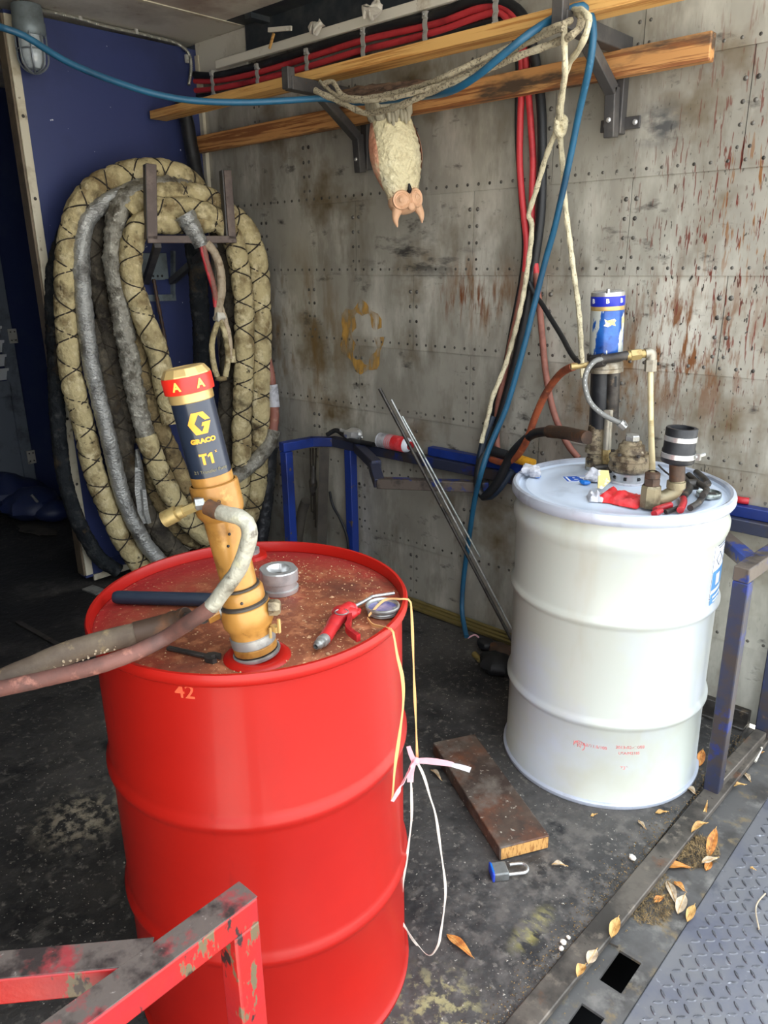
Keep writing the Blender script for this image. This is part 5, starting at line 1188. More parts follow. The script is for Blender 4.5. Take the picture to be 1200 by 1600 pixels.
ribbon([f3_(613, 1252, .02), f3_(626, 1230, .02), f2_(640, 1203, .03), f2_(650, 1190, .02)], .003, 'stringp', t)
ribbon([f2_(651, 1189), f2_(662, 1212), f2_(672, 1245), f2_(681, 1275), f2_(689, 1330), f2_(696, 1385), f2_(694, 1420), f2_(689, 1455), f2_(684, 1478), at(670, 1493, 'z', .006), at(648, 1472, 'z', .008), f2_(634, 1450), f2_(627, 1438), f2_(627, 1420), f2_(630, 1380), f2_(637, 1330), f2_(643, 1280), f2_(643, 1240), f2_(642, 1200), f2_(648, 1190)], .0022, 'stringw', t)
ribbon([f2_(648, 1189, .01), f2_(670, 1189, .015), f2_(700, 1193, .02), f2_(708, 1195, .02)], .0055, 'stringp', t, 'bow_tail')
ribbon([f2_(706, 1195, .02), f2_(722, 1199, .022), f2_(735, 1203, .024)], .0045, 'greyrag', t, 'bow_tail')
ribbon([f2_(638, 1166, .01), f2_(642, 1178, .012), f2_(647, 1190, .012)], .0040, 'stringp', t, 'bow_tail')
ribbon([f2_(647, 1190, .012), f2_(642, 1206, .014), f2_(641, 1222, .014)], .0050, 'stringp', t, 'bow_tail')
g = G(); g.sphere(f2_(650, 1189, .012), .008, 10); obj('bow_knot', g, 'stringp', t)

# hoses of the yellow pump
hz = [ob.lerp(oa, .1)] if False else [onp(322, 962, zo-FH*.02, FH), at(300, 966, 'z', .930), at(275, 973, 'z', .918), at(240, 983, 'z', .910), at(200, 993, 'z', .906), at(150, 1006, 'z', .9045), at(100, 1022, 'z', .905), at(50, 1044, 'z', .895), at(0, 1066, 'z', .885), at(-60, 1096, 'z', .87)]
t = thing('material_hose', 'fat brown-grey hose leaving the foot of the yellow pump to the left', 'hose', hz[-1])
pth = even(cr(hz, 8), .01); n = len(pth)
kk = min(range(n), key=lambda i: (pth[i]-hz[3]).length); k0 = min(range(n), key=lambda i: (pth[i]-hz[1]).length)
M['mathose'] = mat('brown_grey_hose', (104, 90, 74), .75, 0, [((84, 70, 58), 14, .45, .65), ((146, 126, 92), 26, .58, .72)], (70, .5, .004))
g = G(); g.tube(pth[kk:], .0185, 18, fn=lump(.035, 14, 3)); obj('hose_body', g, 'mathose', t)
g = G(); g.tube(pth[k0+1:kk+4], .0200, 18, fn=lump(.03, 20, 8)); obj('rubber_cuff', g, 'rustpipe', t)
for i_ in (k0+1, k0+3):
    g = G(); g.tube(pth[i_:i_+2], .0212, 18); obj('hose_clamp', g, 'rustpipe', t)
g = G(); g.tube(pth[1:k0+3], .0125, 14, fn=lambda L, a: 1+.06*math.sin(L*600)); obj('threaded_nipple', g, 'dsteel', t)
g = G()
for i in range(60):
    q = pth[kk+6+int(i*.25)]; p_ = q+Vector((0, 0, -.006))-FH*.020+RH*random.uniform(-.006, .006)+Vector((0, 0, random.uniform(-.006, .004))); g.sphere(p_, random.uniform(.0008, .0022), 5)
o_ = obj('foam_crumbs', g, 'leafp', t); o_['kind'] = 'stuff'

Pf2 = Pf-FH*.040
ah = [onp(318, 789, Pf2, FH), onp(335, 797, Pf2-FH*.01, FH), onp(352, 803, Pf2-FH*.02, FH), onp(374, 808, Pf2-FH*.03, FH), onp(388, 822, Pf2-FH*.035, FH), onp(388, 846, Pf2-FH*.04, FH), onp(373, 888, Pf2-FH*.04, FH), onp(350, 922, Pf2-FH*.04, FH), onp(330, 948, Pf2-FH*.04, FH), onp(305, 966, Pf2-FH*.035, FH), at(262, 994, 'z', .93), at(215, 1018, 'z', .92), at(160, 1038, 'z', .915), at(90, 1056, 'z', .905), at(0, 1076, 'z', .895), at(-60, 1088, 'z', .885)]
t = thing('air_hose', 'air hose arching from the yellow pump, silver taped above and red-brown below', 'hose', ah[-1])
pth = even(cr(ah, 10), .008); n = len(pth)
ka = min(range(n), key=lambda i: (pth[i]-ah[2]).length); kb = min(range(n), key=lambda i: (pth[i]-ah[8]).length)
M['airred'] = mat('red_brown_hose', (112, 72, 62), .7, 0, [((82, 58, 52), 12, .45, .65), ((166, 112, 96), 26, .6, .72)], (80, .4, .003))
M['palewrap'] = mat('pale_silver_wrap', (164, 160, 144), .4, .15, [((112, 106, 92), 16, .46, .62), ((206, 200, 160), 12, .56, .7), ((92, 84, 72), 40, .6, .7)], (60, .8, .005))
g = G(); g.tube(pth[1:ka], .0125, 16, fn=lambda L, a: 1+.05*math.sin(L*450)); obj('swivel', g, 'rustpipe', t)
g = G(); g.tube(pth[ka-1:kb+1], .0122, 18, fn=lump(.09, 40, 6)); obj('tape_wrap', g, 'palewrap', t)
g = G(); g.tube(pth[kb:], .0122, 16, fn=lump(.05, 26, 9)); obj('hose_body', g, 'airred', t)

# ---------------------------------------------------------------- things on the white drum's head
def crumple(c, r, sc=(1, 1, .6), f=26, amp=.9, n=18, seed=0):
    g = G(); g.sphere((0, 0, 0), r, n, sc)
    for q in g.v:
        d_ = noise.noise(q*f+Vector((seed, 0, 0)))+.5*noise.noise(q*f*2.6+Vector((0, seed, 0)))
        q *= 1+amp*d_
    mz = min(q.z for q in g.v)
    g.v = [q+Vector(c)-Vector((0, 0, mz)) for q in g.v]; return g
c = at(822, 744, 'z', .8645)+Vector((.012, .012, 0)); t = thing('foil_scrap', 'crumpled grey foil scrap on the left rim of the white drum lid', 'scrap', c)
g = crumple(c, .026, (1.2, 1, .55), 34, .8, 20, 3); obj('foil', g, 'greyrag', t, sharp=15)
g = crumple(c+RH*.012-FH*.022, .010, (1.2, 1, .5), 40, .4, 8, 6); obj('blue_corner', g, 'bluebit', t, sharp=15)
c = at(925, 752, 'z', .8655); t = thing('foil_wrapper', 'crumpled silver wrapper with a blue cap beside the cast valve', 'wrapper', c)
g = crumple(c+RH*.004, .022, (1.1, 1, .8), 34, .8, 20, 13); obj('foil', g, 'greyrag', t, sharp=15)
g = crumple(at(913, 757, 'z', .8655), .011, (1.6, 1, .6), 30, .4, 10, 16); obj('blue_cap', g, 'bluebit', t, sharp=15)
b0 = face(942, 750, at(945, 765, 'z', .866)-FH*.01); g = G()
g.prism([(-.016, -.026), (.012, -.028), (.016, .022), (.004, .026), (-.020, .004)], .004, Matrix.Translation(b0) @ axis_rot((-FH+Vector((0, 0, .4))), Vector((0, 0, 1))).to_4x4()); single('card_scrap', g, 'tornpaper', 'torn yellowed card scrap propped against the cast valve', 'card')
# red bag
t = thing('foil_bag', 'crumpled red foil bag with a white torn end lying before the valve', 'bag', at(970, 782, 'z', .866))
def sheetbag(u0, v0, u1, v1, wd_, hgt, seed, nx=18, ny=9):
    a = at(u0, v0, 'z', .867); b = at(u1, v1, 'z', .867); dx = b-a; nrm = Vector((-dx.y, dx.x, 0)).normalized(); g = G(); top = []; bot = []
    for i in range(nx+1):
        for j in range(ny+1):
            x, y_ = i/nx, j/ny*2-1
            e_ = (1-y_**4)*(1-(2*x-1)**8)
            p_ = a+dx*x+nrm*y_*wd_*(1+.2*noise.noise(Vector((x*4, seed, 0))))
            h_ = hgt*e_*(.55+.9*abs(noise.noise(Vector((x*3.2, y_*1.8, seed)))))+.004*noise.noise(Vector((x*12, y_*8, seed)))
            top.append(p_+Vector((0, 0, max(.0008, h_)))); bot.append(p_)
    k = (ny+1); f = [(i*k+j, i*k+j+1, (i+1)*k+j+1, (i+1)*k+j) for i in range(nx) for j in range(ny)]
    o_ = len(top); g.add(top+bot, f+[tuple(o_+q for q in r_[::-1]) for r_ in f]); return g
obj('red_foil', sheetbag(940, 776, 1006, 788, .050, .026, 4), 'redrag', t, sharp=40)
obj('torn_end', sheetbag(918, 779, 950, 780, .032, .020, 9), 'greyrag', t, sharp=30)
g = crumple(at(1002, 750, 'z', .8655), .018, (1.3, .7, .9), 30, .3, 14, 21); single('plastic_cap', g, 'orangebit', 'orange-yellow cap half hidden behind the cast valve', 'cap')
# pliers
def limb(t, pts, r, m, nm, n=10, z=.878):
    g = G(); g.tube(even(cr([at(u, v, 'z', z+(q[0] if q else 0)) for u, v, *q in pts], 6), .006), r, n); return obj(nm, g, m, t)
t = thing('locking_pliers', 'pair of black jawed pliers with faded red grips behind the pipe elbow', 'pliers', at(1080, 775, 'z', .866))
limb(t, [(1066, 772), (1068, 785), (1063, 797)], .0092, 'redgrip', 'grip', z=.880)
limb(t, [(1100, 772), (1092, 785), (1078, 794)], .0085, 'dsteel', 'handle', z=.880)
limb(t, [(1068, 776), (1078, 762), (1070, 748), (1066, 740)], .009, 'dsteel', 'jaw', z=.886)
limb(t, [(1098, 774), (1104, 764), (1090, 754), (1076, 742)], .0085, 'dsteel', 'jaw', z=.894)
limb(t, [(1075, 757), (1090, 757)], .015, 'dsteel', 'pivot', z=.888)
t = thing('pliers', 'red handled pliers lying flat in front of the pipe elbow', 'pliers', at(1040, 794, 'z', .866))
limb(t, [(1024, 797), (1034, 793), (1048, 789)], .0085, 'redgrip', 'grip', z=.877)
limb(t, [(1022, 803), (1032, 798)], .0085, 'redgrip', 'grip', z=.877)
limb(t, [(1040, 800), (1058, 794), (1066, 790)], .006, 'dsteel', 'jaw', z=.873)
g = G(); g.tube([at(1088, 738, 'z', .876), at(1100, 748, 'z', .876), at(1106, 756, 'z', .88)], .010, 10); single('socket_handle', g, 'dsteel', 'short dark steel handle lying behind the pliers on the lid', 'handle')
g = G(); g.tube(cr([at(1029, 727, 'z', .872), at(1038, 736, 'z', .874), at(1046, 742, 'z', .874)], 4), .003, 6); single('wire_end', g, 'dsteel', 'thin dark wire end on the lid behind the cream pipe', 'wire')
g = G(); g.sphere(at(1047, 742, 'z', .878), .011, 12, (1, 1, .9)); g.sphere(at(1068, 752, 'z', .885), .012, 12, (1, 1, .9)); 
g = G(); g.tube([at(1061, 748, 'z', .878), at(1070, 758, 'z', .878)], .012, 10); single('red_plug', g, 'redgrip', 'short red plug wedged behind the riser pipe', 'plug')
c = at(1118, 777, 'z', .866); c = Vector((WX+(c.x-WX)*.93, WY+(c.y-WY)*.93, .866)); t = thing('tin_lid', 'small round tin lid lying at the right edge of the white drum', 'lid', c)
g = G(); g.lathe([(.030, 0), (.032, .002), (.032, .011), (.0305, .013), (.029, .011), (.0285, .007), (.020, .008), (.019, .0065), (0, .0065)], 36); obj('dish', g, 'tin', t, local=True)
g = G(); g.box((0, 0, .009), (.034, .005, .005), rotz(.6).to_3x3()); obj('raised_bar', g, 'dsteel', t, local=True)
t = thing('red_pliers', 'red handled pliers resting on the blue rack behind the white drum', 'pliers', at(1160, 784, 'y', -.05))
for pts in ([(1148, 768), (1158, 770), (1168, 772)], [(1150, 780), (1160, 782), (1170, 783)]):
    g = G(); g.tube(cr([at(u, v, 'z', .760) for u, v in pts], 5), .011, 10); obj('grip', g, 'redgrip', t)
g = G(); g.tube(cr([at(u, v, 'z', .760) for u, v in [(1130, 770), (1142, 773), (1150, 777)]], 5), .009, 10); obj('jaw', g, 'dsteel', t)

# ---------------------------------------------------------------- things on and behind the blue rack
zr = .711
t = thing('spray_can', 'red and white spray can lying on the blue rack under the leaning rods', 'can', (1.26, -.06, zr))
sm = Matrix.Translation((1.185, -.062, zr+.0335)) @ Matrix.Rotation(R(90), 4, 'Y')
g = G(); g.lathe([(0, .002), (.028, .002), (.031, 0), (.0325, .003), (.031, .007), (.0325, .010), (.0325, .085)], 28, sm); obj('can_body', g, 'greyrag', t)
g = G(); g.lathe([(.0325, .084), (.0328, .086), (.0328, .150), (.0315, .152)], 28, sm); obj('red_sleeve', g, 'redrag', t)
for i in range(7):
    g = G(); h_ = .052+i*.0055
    for k in range(7):
        a = R(60+k*14)+PI; g.box((sm @ Vector((.0327*math.cos(a), .0327*math.sin(a), h_))), (.0028, .006, .0008), Matrix.Rotation(a, 3, 'X'))
    g = G(); g.lathe([(.0327, h_), (.0329, h_+.0003), (.0329, h_+.0022), (.0327, h_+.0025)], 28, sm); obj('red_stripe', g, 'redrag', t)
g = G(); g.lathe([(.0320, .151), (.030, .160), (.022, .170), (.018, .172)], 28, sm); obj('shoulder', g, 'labelw', t)
g = G(); g.lathe([(.018, .170), (.018, .176), (.010, .177), (.009, .188), (0, .189)], 20, sm); obj('nozzle', g, 'redgrip', t)
t = thing('pipe_clamp', 'small shiny metal clamp lying on the left end of the blue rack', 'clamp', (1.02, -.05, zr))
q = at(553, 672, 'y', -.05)
g = crumple((q.x, q.y, zr+.002), .036, (1.25, .8, .85), 22, .4, 14, 4); obj('body', g, 'bright', t, sharp=20)
g = G(); g.cyl((q.x-.03, q.y, zr+.035), (q.x-.075, q.y-.01, zr+.045), .009, 10); obj('stud', g, 'bright', t)
g = G(); g.cyl((q.x+.03, q.y, zr+.012), (q.x+.06, q.y-.01, zr+.03), .005, 8); obj('pin', g, 'bright', t)
g = G(); g.tube(cr([(.86, -.07, zr+.012), (.90, -.05, zr+.035), (.95, -.05, zr+.02), (1.02, -.075, zr+.012), (1.16, -.075, zr+.011)], 6), .011, 10); single('cable_end', g, 'black', 'black cable end curled on the left corner of the blue rack', 'cable')
ra, rb = at(593, 607, 'y', -.36), at(812, 1024, 'z', .012)
for dx, ln0, ln1, m_, lab in ((0, 0, 1, 'dsteel', 'dark steel rod leaning against the rack, the longest of the three'), (.022, .04, .97, 'steel', 'shiny steel rod leaning against the rack beside the longest'), (.03, .10, .62, 'tin', 'shorter thin rod leaning with the two long rods')):
    p_, q_ = ra.lerp(rb, ln0)+RH*dx, ra.lerp(rb, ln1)+RH*(dx*(1 if dx < .03 else 1.5))
    g = G(); g.cyl(p_, q_, .0065 if dx == 0 else .004, 10); single('steel_rod', g, m_, lab, 'rod', 'rods leaning on the blue rack')
t = thing('hammer', 'black and yellow tool handle lying on the blue rack by the white drum', 'handle', (1.9, -.06, zr))
p_, q_ = at(806, 716, 'y', -.075), at(834, 725, 'y', -.075)
g = G(); g.cyl(p_+(p_-q_)*1.6, p_, .019, 12); obj('grip', g, 'black', t); g = G(); g.cyl(p_, q_, .018, 12); obj('yellow_shaft', g, 'orangebit', t)
# straps hanging behind the left end of the rack
M['strap'] = mat('grey_brown_strap', (76, 70, 62), .8, 0, [((54, 50, 46), 8, .45, .65)], (60, .3, .003))
g = G(); a0_, a1_ = at(507, 700, 'y', -.10), at(502, 880, 'y', -.10); g.bar(a0_, a1_, .008, .045, RH); single('strap', g, 'strap', 'wide grey-brown strap hanging beside the rear blue post', 'strap')
g = G(); p_ = [at(478, 782, 'y', -.12), at(472, 800, 'y', -.12), at(467, 830, 'y', -.12), at(462, 872, 'y', -.12)]; g.tube(even(cr(p_, 6), .02), [.012]+[.024]*60 if False else .024, 12); single('hose_stub', g, 'strap', 'grey cut hose standing up behind the front blue post', 'hose')
for i, (u0, u1) in enumerate(((485, 486), (489, 490), (494, 492))):
    g = G(); g.tube([at(u0, 700, 'y', -.07), at(u1, 760, 'y', -.08), at(u1+1, 800+i*12, 'y', -.08)], .004, 6); single('loose_rope', g, 'lace', ['leftmost', 'middle', 'rightmost'][i]+' dark cord dangling behind the blue rack posts', 'rope', 'cords behind the rack')
g = crumple(at(490, 775, 'y', -.09), .03, (.6, .6, 2.0), 30, .6, 16, 8); single('tangled_chain', g, 'dsteel', 'tangled dark chain hanging behind the blue rack posts', 'chain', sharp=15)
g = G(); g.tube(even(cr([at(u, v, 'y', -.09) for u, v in ((515, 768), (520, 790), (532, 812), (542, 838), (545, 870))], 6), .01), .006, 8); single('cable', g, 'black', 'thin black cable curving down against the wall right of the strap', 'cable')
# strip along the foot of the wall
M['stripw'] = mat('olive_strip', (120, 104, 52), .7, 0, [((80, 70, 40), 8, .45, .65, (.3, 6, 6)), ((44, 40, 30), 6, .55, .7)])
for k, (dy, dz) in enumerate(((-.035, .022), (-.055, .016), (-.075, .012))):
    g = G(); g.bar((.9, dy, dz), (2.15, dy, dz), .017, .012); single('wood_strip', g, 'stripw', 'yellowish wood strip along the wall foot, '+['nearest the wall', 'middle of three', 'outermost of three'][k], 'strip', 'strips along the wall foot')
# dark jumble behind the white drum
for i, (u, v, r, m_, lab) in enumerate(((770, 1040, .055, 'dark', 'black rubbish lump in the dark behind the white drum'), (785, 1022, .045, 'rustpipe', 'brownish scrap in the dark behind the white drum'), (758, 1006, .03, 'black', 'small black lump below the hanging blue hose end'))):
    c = at(u, v+10, 'z', 0); g = crumple((c.x, c.y, .001), r, (1.2, 1, .7), 14, .5, 16, i*3); single('rubbish', g, m_, lab, 'rubbish', 'rubbish behind the white drum')
g = G(); c = at(741, 1022, 'z', .03); g.cyl(c, at(750, 1031, 'z', .03), .012, 12); single('hose_collar', g, 'stripw', 'small dull yellow collar on the dark floor behind the plank', 'collar')
g = G(); g.tube(cr([at(731, 997, 'z', .01), at(742, 992, 'z', .025), at(750, 998, 'z', .02), at(757, 1004, 'z', .008)], 5), .0035, 6); single('string_scrap', g, 'stringp', 'short pinkish string scrap on the floor by the wall', 'string')
# doorway clutter
for i, (u, v, r) in enumerate(((40, 790, .16), (70, 795, .10), (10, 780, .2))):
    c = at(u, v+14, 'z', 0); g = crumple((c.x+.1, c.y, .001), r, (1, 1, .6), 5, .4, 18, i*5); single('bag', g, 'doorblue', ['dark bag on the floor past the navy wall, middle one', 'small dark bag nearest the wall edge past the navy wall', 'dark bag past the navy wall, at the frame edge'][i], 'bag', 'dark bags past the wall end')
g = G(); c = at(66, 793, 'x', -1.1); g.sphere(c, .022, 12, (1, 1, .8)); g.cyl(c, c+Vector((0, -.05, .09)), .009, 8); single('metal_knob', g, 'bright', 'shiny metal knob among the dark bags past the wall end', 'knob')
g = crumple(at(58, 830, 'z', .001), .09, (1.5, .7, .10), 12, .7, 20, 4); single('card_scrap', g, 'strap', 'torn brownish card scrap on the dark floor past the wall end', 'card', sharp=20)
# loose bits on the left floor
g = G(); g.bar(at(27, 971, 'z', .005), at(92, 1008, 'z', .005), .022, .006); single('flat_bar', g, 'dsteel', 'dark flat bar lying on the floor left of the red drum', 'bar')
g = G(); g.bar(at(137, 918, 'z', .006), at(158, 926, 'z', .006), .06, .008); single('small_plate', g, 'steel', 'small grey metal plate on the floor by the wall foot', 'plate')

# ---------------------------------------------------------------- plank, padlock
zp = .044
A_, B_, C_, D_ = [at(u, v, 'z', zp) for u, v in ((674, 1158), (744, 1148), (858, 1306), (782, 1324))]
mid0, mid1 = (A_+B_)/2, (C_+D_)/2; wv = ((B_-A_).length+(C_-D_).length)/2
dv = (mid1-mid0).normalized(); nv = Vector((dv.y, -dv.x, 0))
t = thing('plank', 'short dirty brown plank lying on the floor between the two drums', 'plank', Vector((mid0.x, mid0.y, 0)))
g = G(); g.bar(mid0-Vector((0, 0, zp/2-.001)), mid1-Vector((0, 0, zp/2-.001)), wv, zp-.002); obj('board', g, 'plank', t, bevel=.003)
g = G(); g.bar(mid1-Vector((0, 0, zp/2-.001))-dv*.001, mid1-Vector((0, 0, zp/2-.001))+dv*.0012, wv-.008, zp-.010); o_ = obj('sawn_end', g, 'endgrain', t); o_['label'] = 'pale yellow sawn end'
lb0 = at(779, 1368, 'z', .0); ld = (at(816, 1364, 'z', 0)-lb0).normalized(); ln_ = Vector((-ld.y, ld.x, 0))
t = thing('padlock', 'open steel padlock with a blue bumper lying on the floor before the plank', 'padlock', lb0)
Lm = Matrix((ld, ln_, Vector((0, 0, 1)))).transposed()
g = G(); g.box(lb0+Vector((0, 0, .013))+ld*.002, (.040, .044, .025), Lm); obj('body', g, 'lockbody', t, bevel=.004)
g = G(); g.box(lb0+Vector((0, 0, .0135))-ld*.018, (.007, .0455, .0265), Lm); bm_ = obj('bumper', g, 'blueplastic', t, bevel=.004)
g = G(); g.box(lb0+Vector((0, 0, .0268))-ld*.017, (.004, .03, .001), Lm); obj('embossed_line', g, 'bluebit', bm_)
s0 = lb0+ld*.015-ln_*.012+Vector((0, 0, .012))
q = [s0, s0+ld*.03, s0+ld*.042]+[s0+ld*.045+ln_*.016+(ld*math.sin(a)-ln_*math.cos(a))*.016 for a in [PI*i/10 for i in range(1, 10)]]+[s0+ld*.042+ln_*.032, s0+ld*.022+ln_*.032, s0+ld*.018+ln_*.03]
g = G(); g.tube(q, .0042, 10); obj('shackle', g, 'bright', t)

# ---------------------------------------------------------------- leaves, moss, chips, twigs
LG = 'fallen leaves'
def leaf(u, v, u1, v1, wd_, m, label, z=0.0, curl=.3, fold=.25, tilt=0):
    a = at(u, v, 'z', z+.002); b = at(u1, v1, 'z', z+.002); d_ = b-a; L = d_.length; d_.normalize(); s_ = Vector((-d_.y, d_.x, 0)); g = G(); nx, ny = 10, 4; vs = []
    for i in range(nx+1):
        x = i/nx; w_ = wd_*(math.sin(PI*x**.85)**.8 if 0 < x < 1 else 0)+.0004
        for j in range(ny+1):
            y_ = j/ny*2-1
            h_ = curl*L*(.18*math.sin(PI*x)*(1 if curl > 0 else -1)+.0)+fold*w_*abs(y_)*1.2+tilt*x*L+.0015*math.sin(x*9+y_*4)+.002
            vs.append(a+d_*L*x+s_*y_*w_*(1-.25*abs(fold))+Vector((0, 0, max(.0006, h_))))
    k = ny+1; f = [(i*k+j, i*k+j+1, (i+1)*k+j+1, (i+1)*k+j) for i in range(nx) for j in range(ny)]
    o_ = len(vs); g.add(vs+[q-Vector((0, 0, .0006)) for q in vs], f+[tuple(o_+q for q in r_[::-1]) for r_ in f])
    t_ = thing('leaf', label, 'leaf', a, None, LG); obj('blade', g, m, t_, sharp=80)
    q = G(); q.tube([vs[i*k+2]+Vector((0, 0, .0008)) for i in range(nx+1)]+[b+d_*.006+Vector((0, 0, .002+tilt*L))], .0007, 5); obj('midrib', q, 'leafy', t_)
leaf(698, 1461, 738, 1496, .011, 'leafo', 'long orange leaf alone on the floor right of the red drum')
leaf(862, 1352, 884, 1354, .008, 'leafp', 'pale curled leaf on the floor right of the padlock', 0, .6, .5)
leaf(923, 1276, 931, 1273, .004, 'leafy', 'tiny tan leaf on the floor just in front of the white drum')
leaf(1024, 1271, 1042, 1269, .007, 'leafy', 'small tan leaf on the floor near the right front of the white drum')
leaf(997, 1283, 1008, 1295, .006, 'leafp', 'narrow pale leaf lying on the floor before the edge strip')
leaf(1073, 1229, 1086, 1241, .011, 'leafp', 'pale brown leaf tucked against the foot of the white drum', 0)
leaf(1093, 1198, 1097, 1180, .012, 'leafo', 'dull brown leaf in the gap between white drum and blue post', 0, .3, .3, .3)
leaf(1035, 1354, 1079, 1356, .012, 'leafo', 'long orange leaf lying flat below the moss clump', -.02)
leaf(1106, 1341, 1116, 1313, .013, 'leafo', 'orange leaf standing up at the right of the moss clump', -.02, .3, .3, .5)
leaf(1096, 1349, 1121, 1341, .009, 'leafp', 'pale leaf resting across the orange leaves by the moss', -.012, .2)
leaf(1103, 1361, 1111, 1346, .009, 'leafo', 'short orange leaf tucked under the pale one by the moss', -.02)
leaf(1042, 1378, 1056, 1412, .011, 'leafp', 'long pale leaf, left one of the pair below the moss', -.02)
leaf(1053, 1378, 1070, 1393, .009, 'leafo', 'reddish leaf lying behind the pale pair below the moss', -.02)
leaf(1022, 1411, 1037, 1401, .008, 'leafo', 'small orange leaf on the grit left of the pale pair', -.02)
leaf(1059, 1429, 1070, 1399, .013, 'leafp', 'broad pale leaf, right one of the pair below the moss', -.02, .4)
leaf(1074, 1441, 1085, 1415, .010, 'leafy', 'tan leaf at the seam of the tread plate', -.02, .5)
leaf(955, 1466, 966, 1437, .012, 'leafy', 'broad tan leaf leaning on the floor edge strip', .013, .3, .3, .1)
leaf(919, 1507, 932, 1485, .012, 'leafp', 'pale tan leaf above the square holes on the bumper', .012, .4)
leaf(902, 1527, 914, 1509, .011, 'leafy', 'crumpled tan leaf nearest the square holes', .012, .7, .6)
leaf(1080, 1301, 1104, 1290, .010, 'leafy', 'curled tan leaf at the top of the moss clump', .013, .7, .6, .1)
leaf(1098, 1288, 1103, 1267, .004, 'leafy', 'narrow yellow leaf upright in the edge gap above the moss', -.01, .2, .2, .5)
leaf(1138, 1231, 1164, 1227, .008, 'leafy', 'narrow tan leaf below the blue post foot', -.01, .5, .5)
leaf(1163, 1208, 1172, 1221, .008, 'leafp', 'small pale leaf right of the tan leaf by the blue post', -.02, .3)
leaf(1178, 1180, 1192, 1176, .009, 'leafo', 'brown-orange leaf at the far right edge below the rack bar', -.01, .4)
leaf(673, 1204, 689, 1219, .008, 'leafp', 'pale curled leaf in the shade left of the plank', 0, .6, .5)
leaf(1172, 1356, 1178, 1359, .004, 'leafy', 'tiny tan leaf alone on the tread plate', -.022)
g = G(); g.tube(cr([at(1196, 1396, 'z', -.018), at(1184, 1410, 'z', -.014), at(1181, 1425, 'z', -.016), at(1186, 1452, 'z', -.018)], 6), .0018, 6); single('twig', g, 'leafp', 'thin pale bent twig on the tread plate at the right edge', 'twig')
g = G(); g.tube([at(946, 1471, 'z', -.014), at(966, 1480, 'z', -.014)], .002, 6); single('twig', g, 'lace', 'short dark twig beside the upper square hole', 'twig')
g = G(); g.tube([at(1180, 1190, 'z', -.005), at(1190, 1168, 'z', .01)], .004, 6); single('twig', g, 'foam', 'short white stick at the far right below the rack bar', 'twig')
def fuzz(name, u, v, ru, rv, n, z, label, hgt=.02):
    g = G(); c = at(u, v, 'z', z)
    for i in range(n):
        a = random.uniform(0, 2*PI); r = math.sqrt(random.random())
        p_ = at(u+ru*r*math.cos(a), v+rv*r*math.sin(a), 'z', z); h_ = hgt*(1-r*r)*random.uniform(.3, 1)
        d_ = Vector((random.gauss(0, 1), random.gauss(0, 1), random.gauss(0, .5))).normalized()*random.uniform(.006, .016)
        p_ = p_+Vector((0, 0, h_+.001)); q_ = p_+d_; q_.z = max(q_.z, z+.001); w_ = Vector((-d_.y, d_.x, 0)).normalized()*.0007
        g.add([p_-w_, p_+w_, q_+w_*.4, q_-w_*.4], [(0, 1, 2, 3)])
    o_ = single(name, g, 'moss', label, 'moss'); o_['kind'] = 'stuff'
fuzz('dry_moss', 1080, 1332, 44, 26, 1700, -.02, 'clump of dry brown moss by the floor edge', .028)
fuzz('dry_moss', 1016, 1402, 42, 44, 1500, -.02, 'patch of dry moss and grit spread below the floor edge', .008)
fuzz('dry_grass', 1070, 1215, 30, 26, 220, .002, 'dry grass scraps on the floor at the foot of the blue post', .006)
g = G()
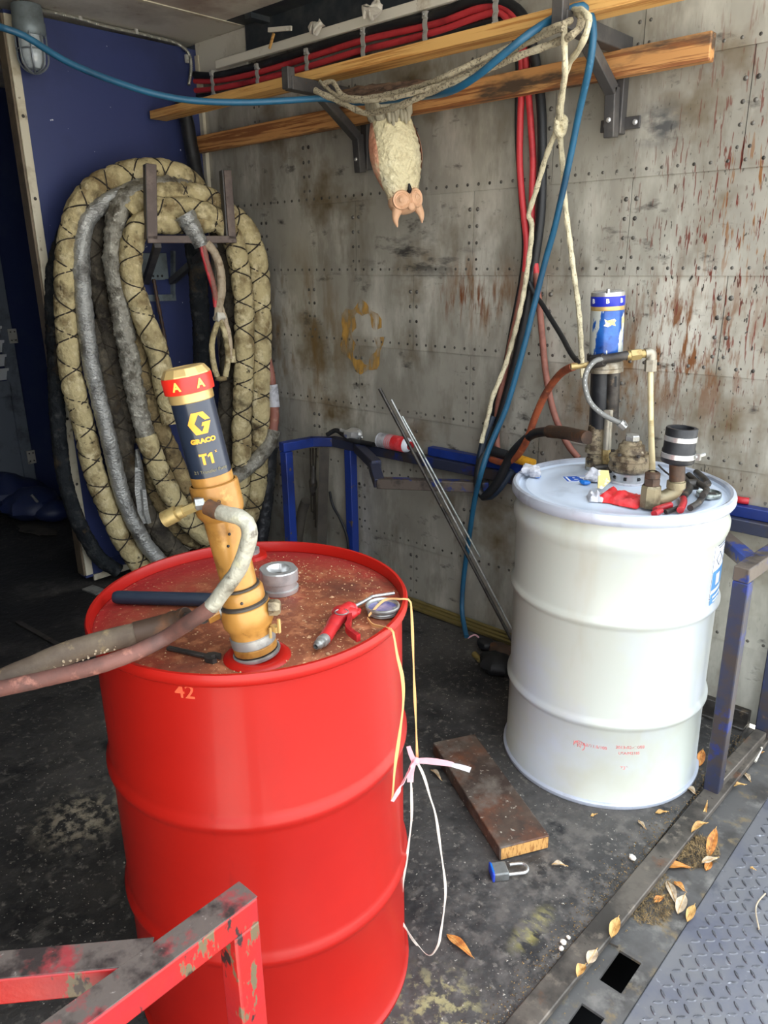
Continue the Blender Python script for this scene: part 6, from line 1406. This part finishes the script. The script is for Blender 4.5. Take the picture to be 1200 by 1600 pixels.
for i in range(1300):
    u = random.uniform(640, 1190); v = random.uniform(960, 1600)
    if random.random() < .5: u = random.gauss(0, 1)*26+940-(v-1450)*.98
    if not 640 < u < 1195: continue
    p_ = at(u, v, 'z', 0)
    if p_.x > lx(p_.y)-.02 or (p_.x-WX)**2+(p_.y-WY)**2 < .1 or (p_.x-RX)**2+(p_.y-RY)**2 < .1 or p_.y > -.02: continue
    if abs((p_-mid0).dot(nv)) < wv*.62 and -.02 < (p_-mid0).dot(dv) < (mid1-mid0).length+.02: continue
    r = random.uniform(.0006, .0019)*(1.8 if random.random() < .06 else 1)
    a = random.uniform(0, 6); h_ = r*.9
    tri = [(p_.x+r*math.cos(a+k*2.1)*random.uniform(.7, 1.4), p_.y+r*math.sin(a+k*2.1)*random.uniform(.7, 1.4), .0004) for k in range(3)]
    g.add(tri+[(p_.x, p_.y, h_)], [(0, 1, 3), (1, 2, 3), (2, 0, 3)])
for i in range(300):
    u = random.uniform(0, 200); v = random.uniform(820, 1500); p_ = at(u, v, 'z', 0)
    if (p_.x-RX)**2+(p_.y-RY)**2 < .1 or p_.y > -.02: continue
    r = random.uniform(.0008, .0024); g.add([(p_.x+r, p_.y, .0004), (p_.x-r, p_.y+r, .0004), (p_.x-r, p_.y-r, .0004), (p_.x, p_.y, r)], [(0, 1, 3), (1, 2, 3), (2, 0, 3)])
o_ = single('floor_crumbs', g, 'chip', 'pale crumbs and chips scattered over the dark floor', 'debris', sharp=20); o_['kind'] = 'stuff'
g = G()
for i in range(1500):
    y_ = random.uniform(-1.5, -.1); k = abs(random.gauss(0, 1)); x_ = lx(y_)-.018-k*.028
    if random.random() < .25: x_ = lx(y_)+.045+abs(random.gauss(0, 1))*.03; z_ = -.020
    else: z_ = .0003
    if (x_-WX)**2+(y_-WY)**2 < .1 or (z_ < -.01 and x_ > 2.862): continue
    r = random.uniform(.0008, .0026); a_ = random.uniform(0, 6)
    g.add([(x_+r*math.cos(a_+q*2.1)*random.uniform(.6, 1.5), y_+r*math.sin(a_+q*2.1)*random.uniform(.6, 1.5), z_) for q in range(3)]+[(x_, y_, z_+r)], [(0, 1, 3), (1, 2, 3), (2, 0, 3)])
o_ = single('edge_grit', g, 'moss', 'brown grit gathered along the floor edge strip', 'grit', sharp=20); o_['kind'] = 'stuff'
for i, (u, v, r) in enumerate(((879, 1474, .007), (889, 1467, .005), (876, 1484, .006), (988, 1342, .008))):
    c = at(u, v, 'z', .001); g = crumple(c, r, (1.2, 1, .7), 90, .5, 9, i); single('foam_chip', g, 'foam', ['white chip by the edge strip, middle of three', 'white chip by the edge strip, uppermost of three', 'white chip by the edge strip, lowest of three', 'white chip alone beside the strip below the white drum'][i], 'chip', 'white chips by the floor edge', sharp=20)
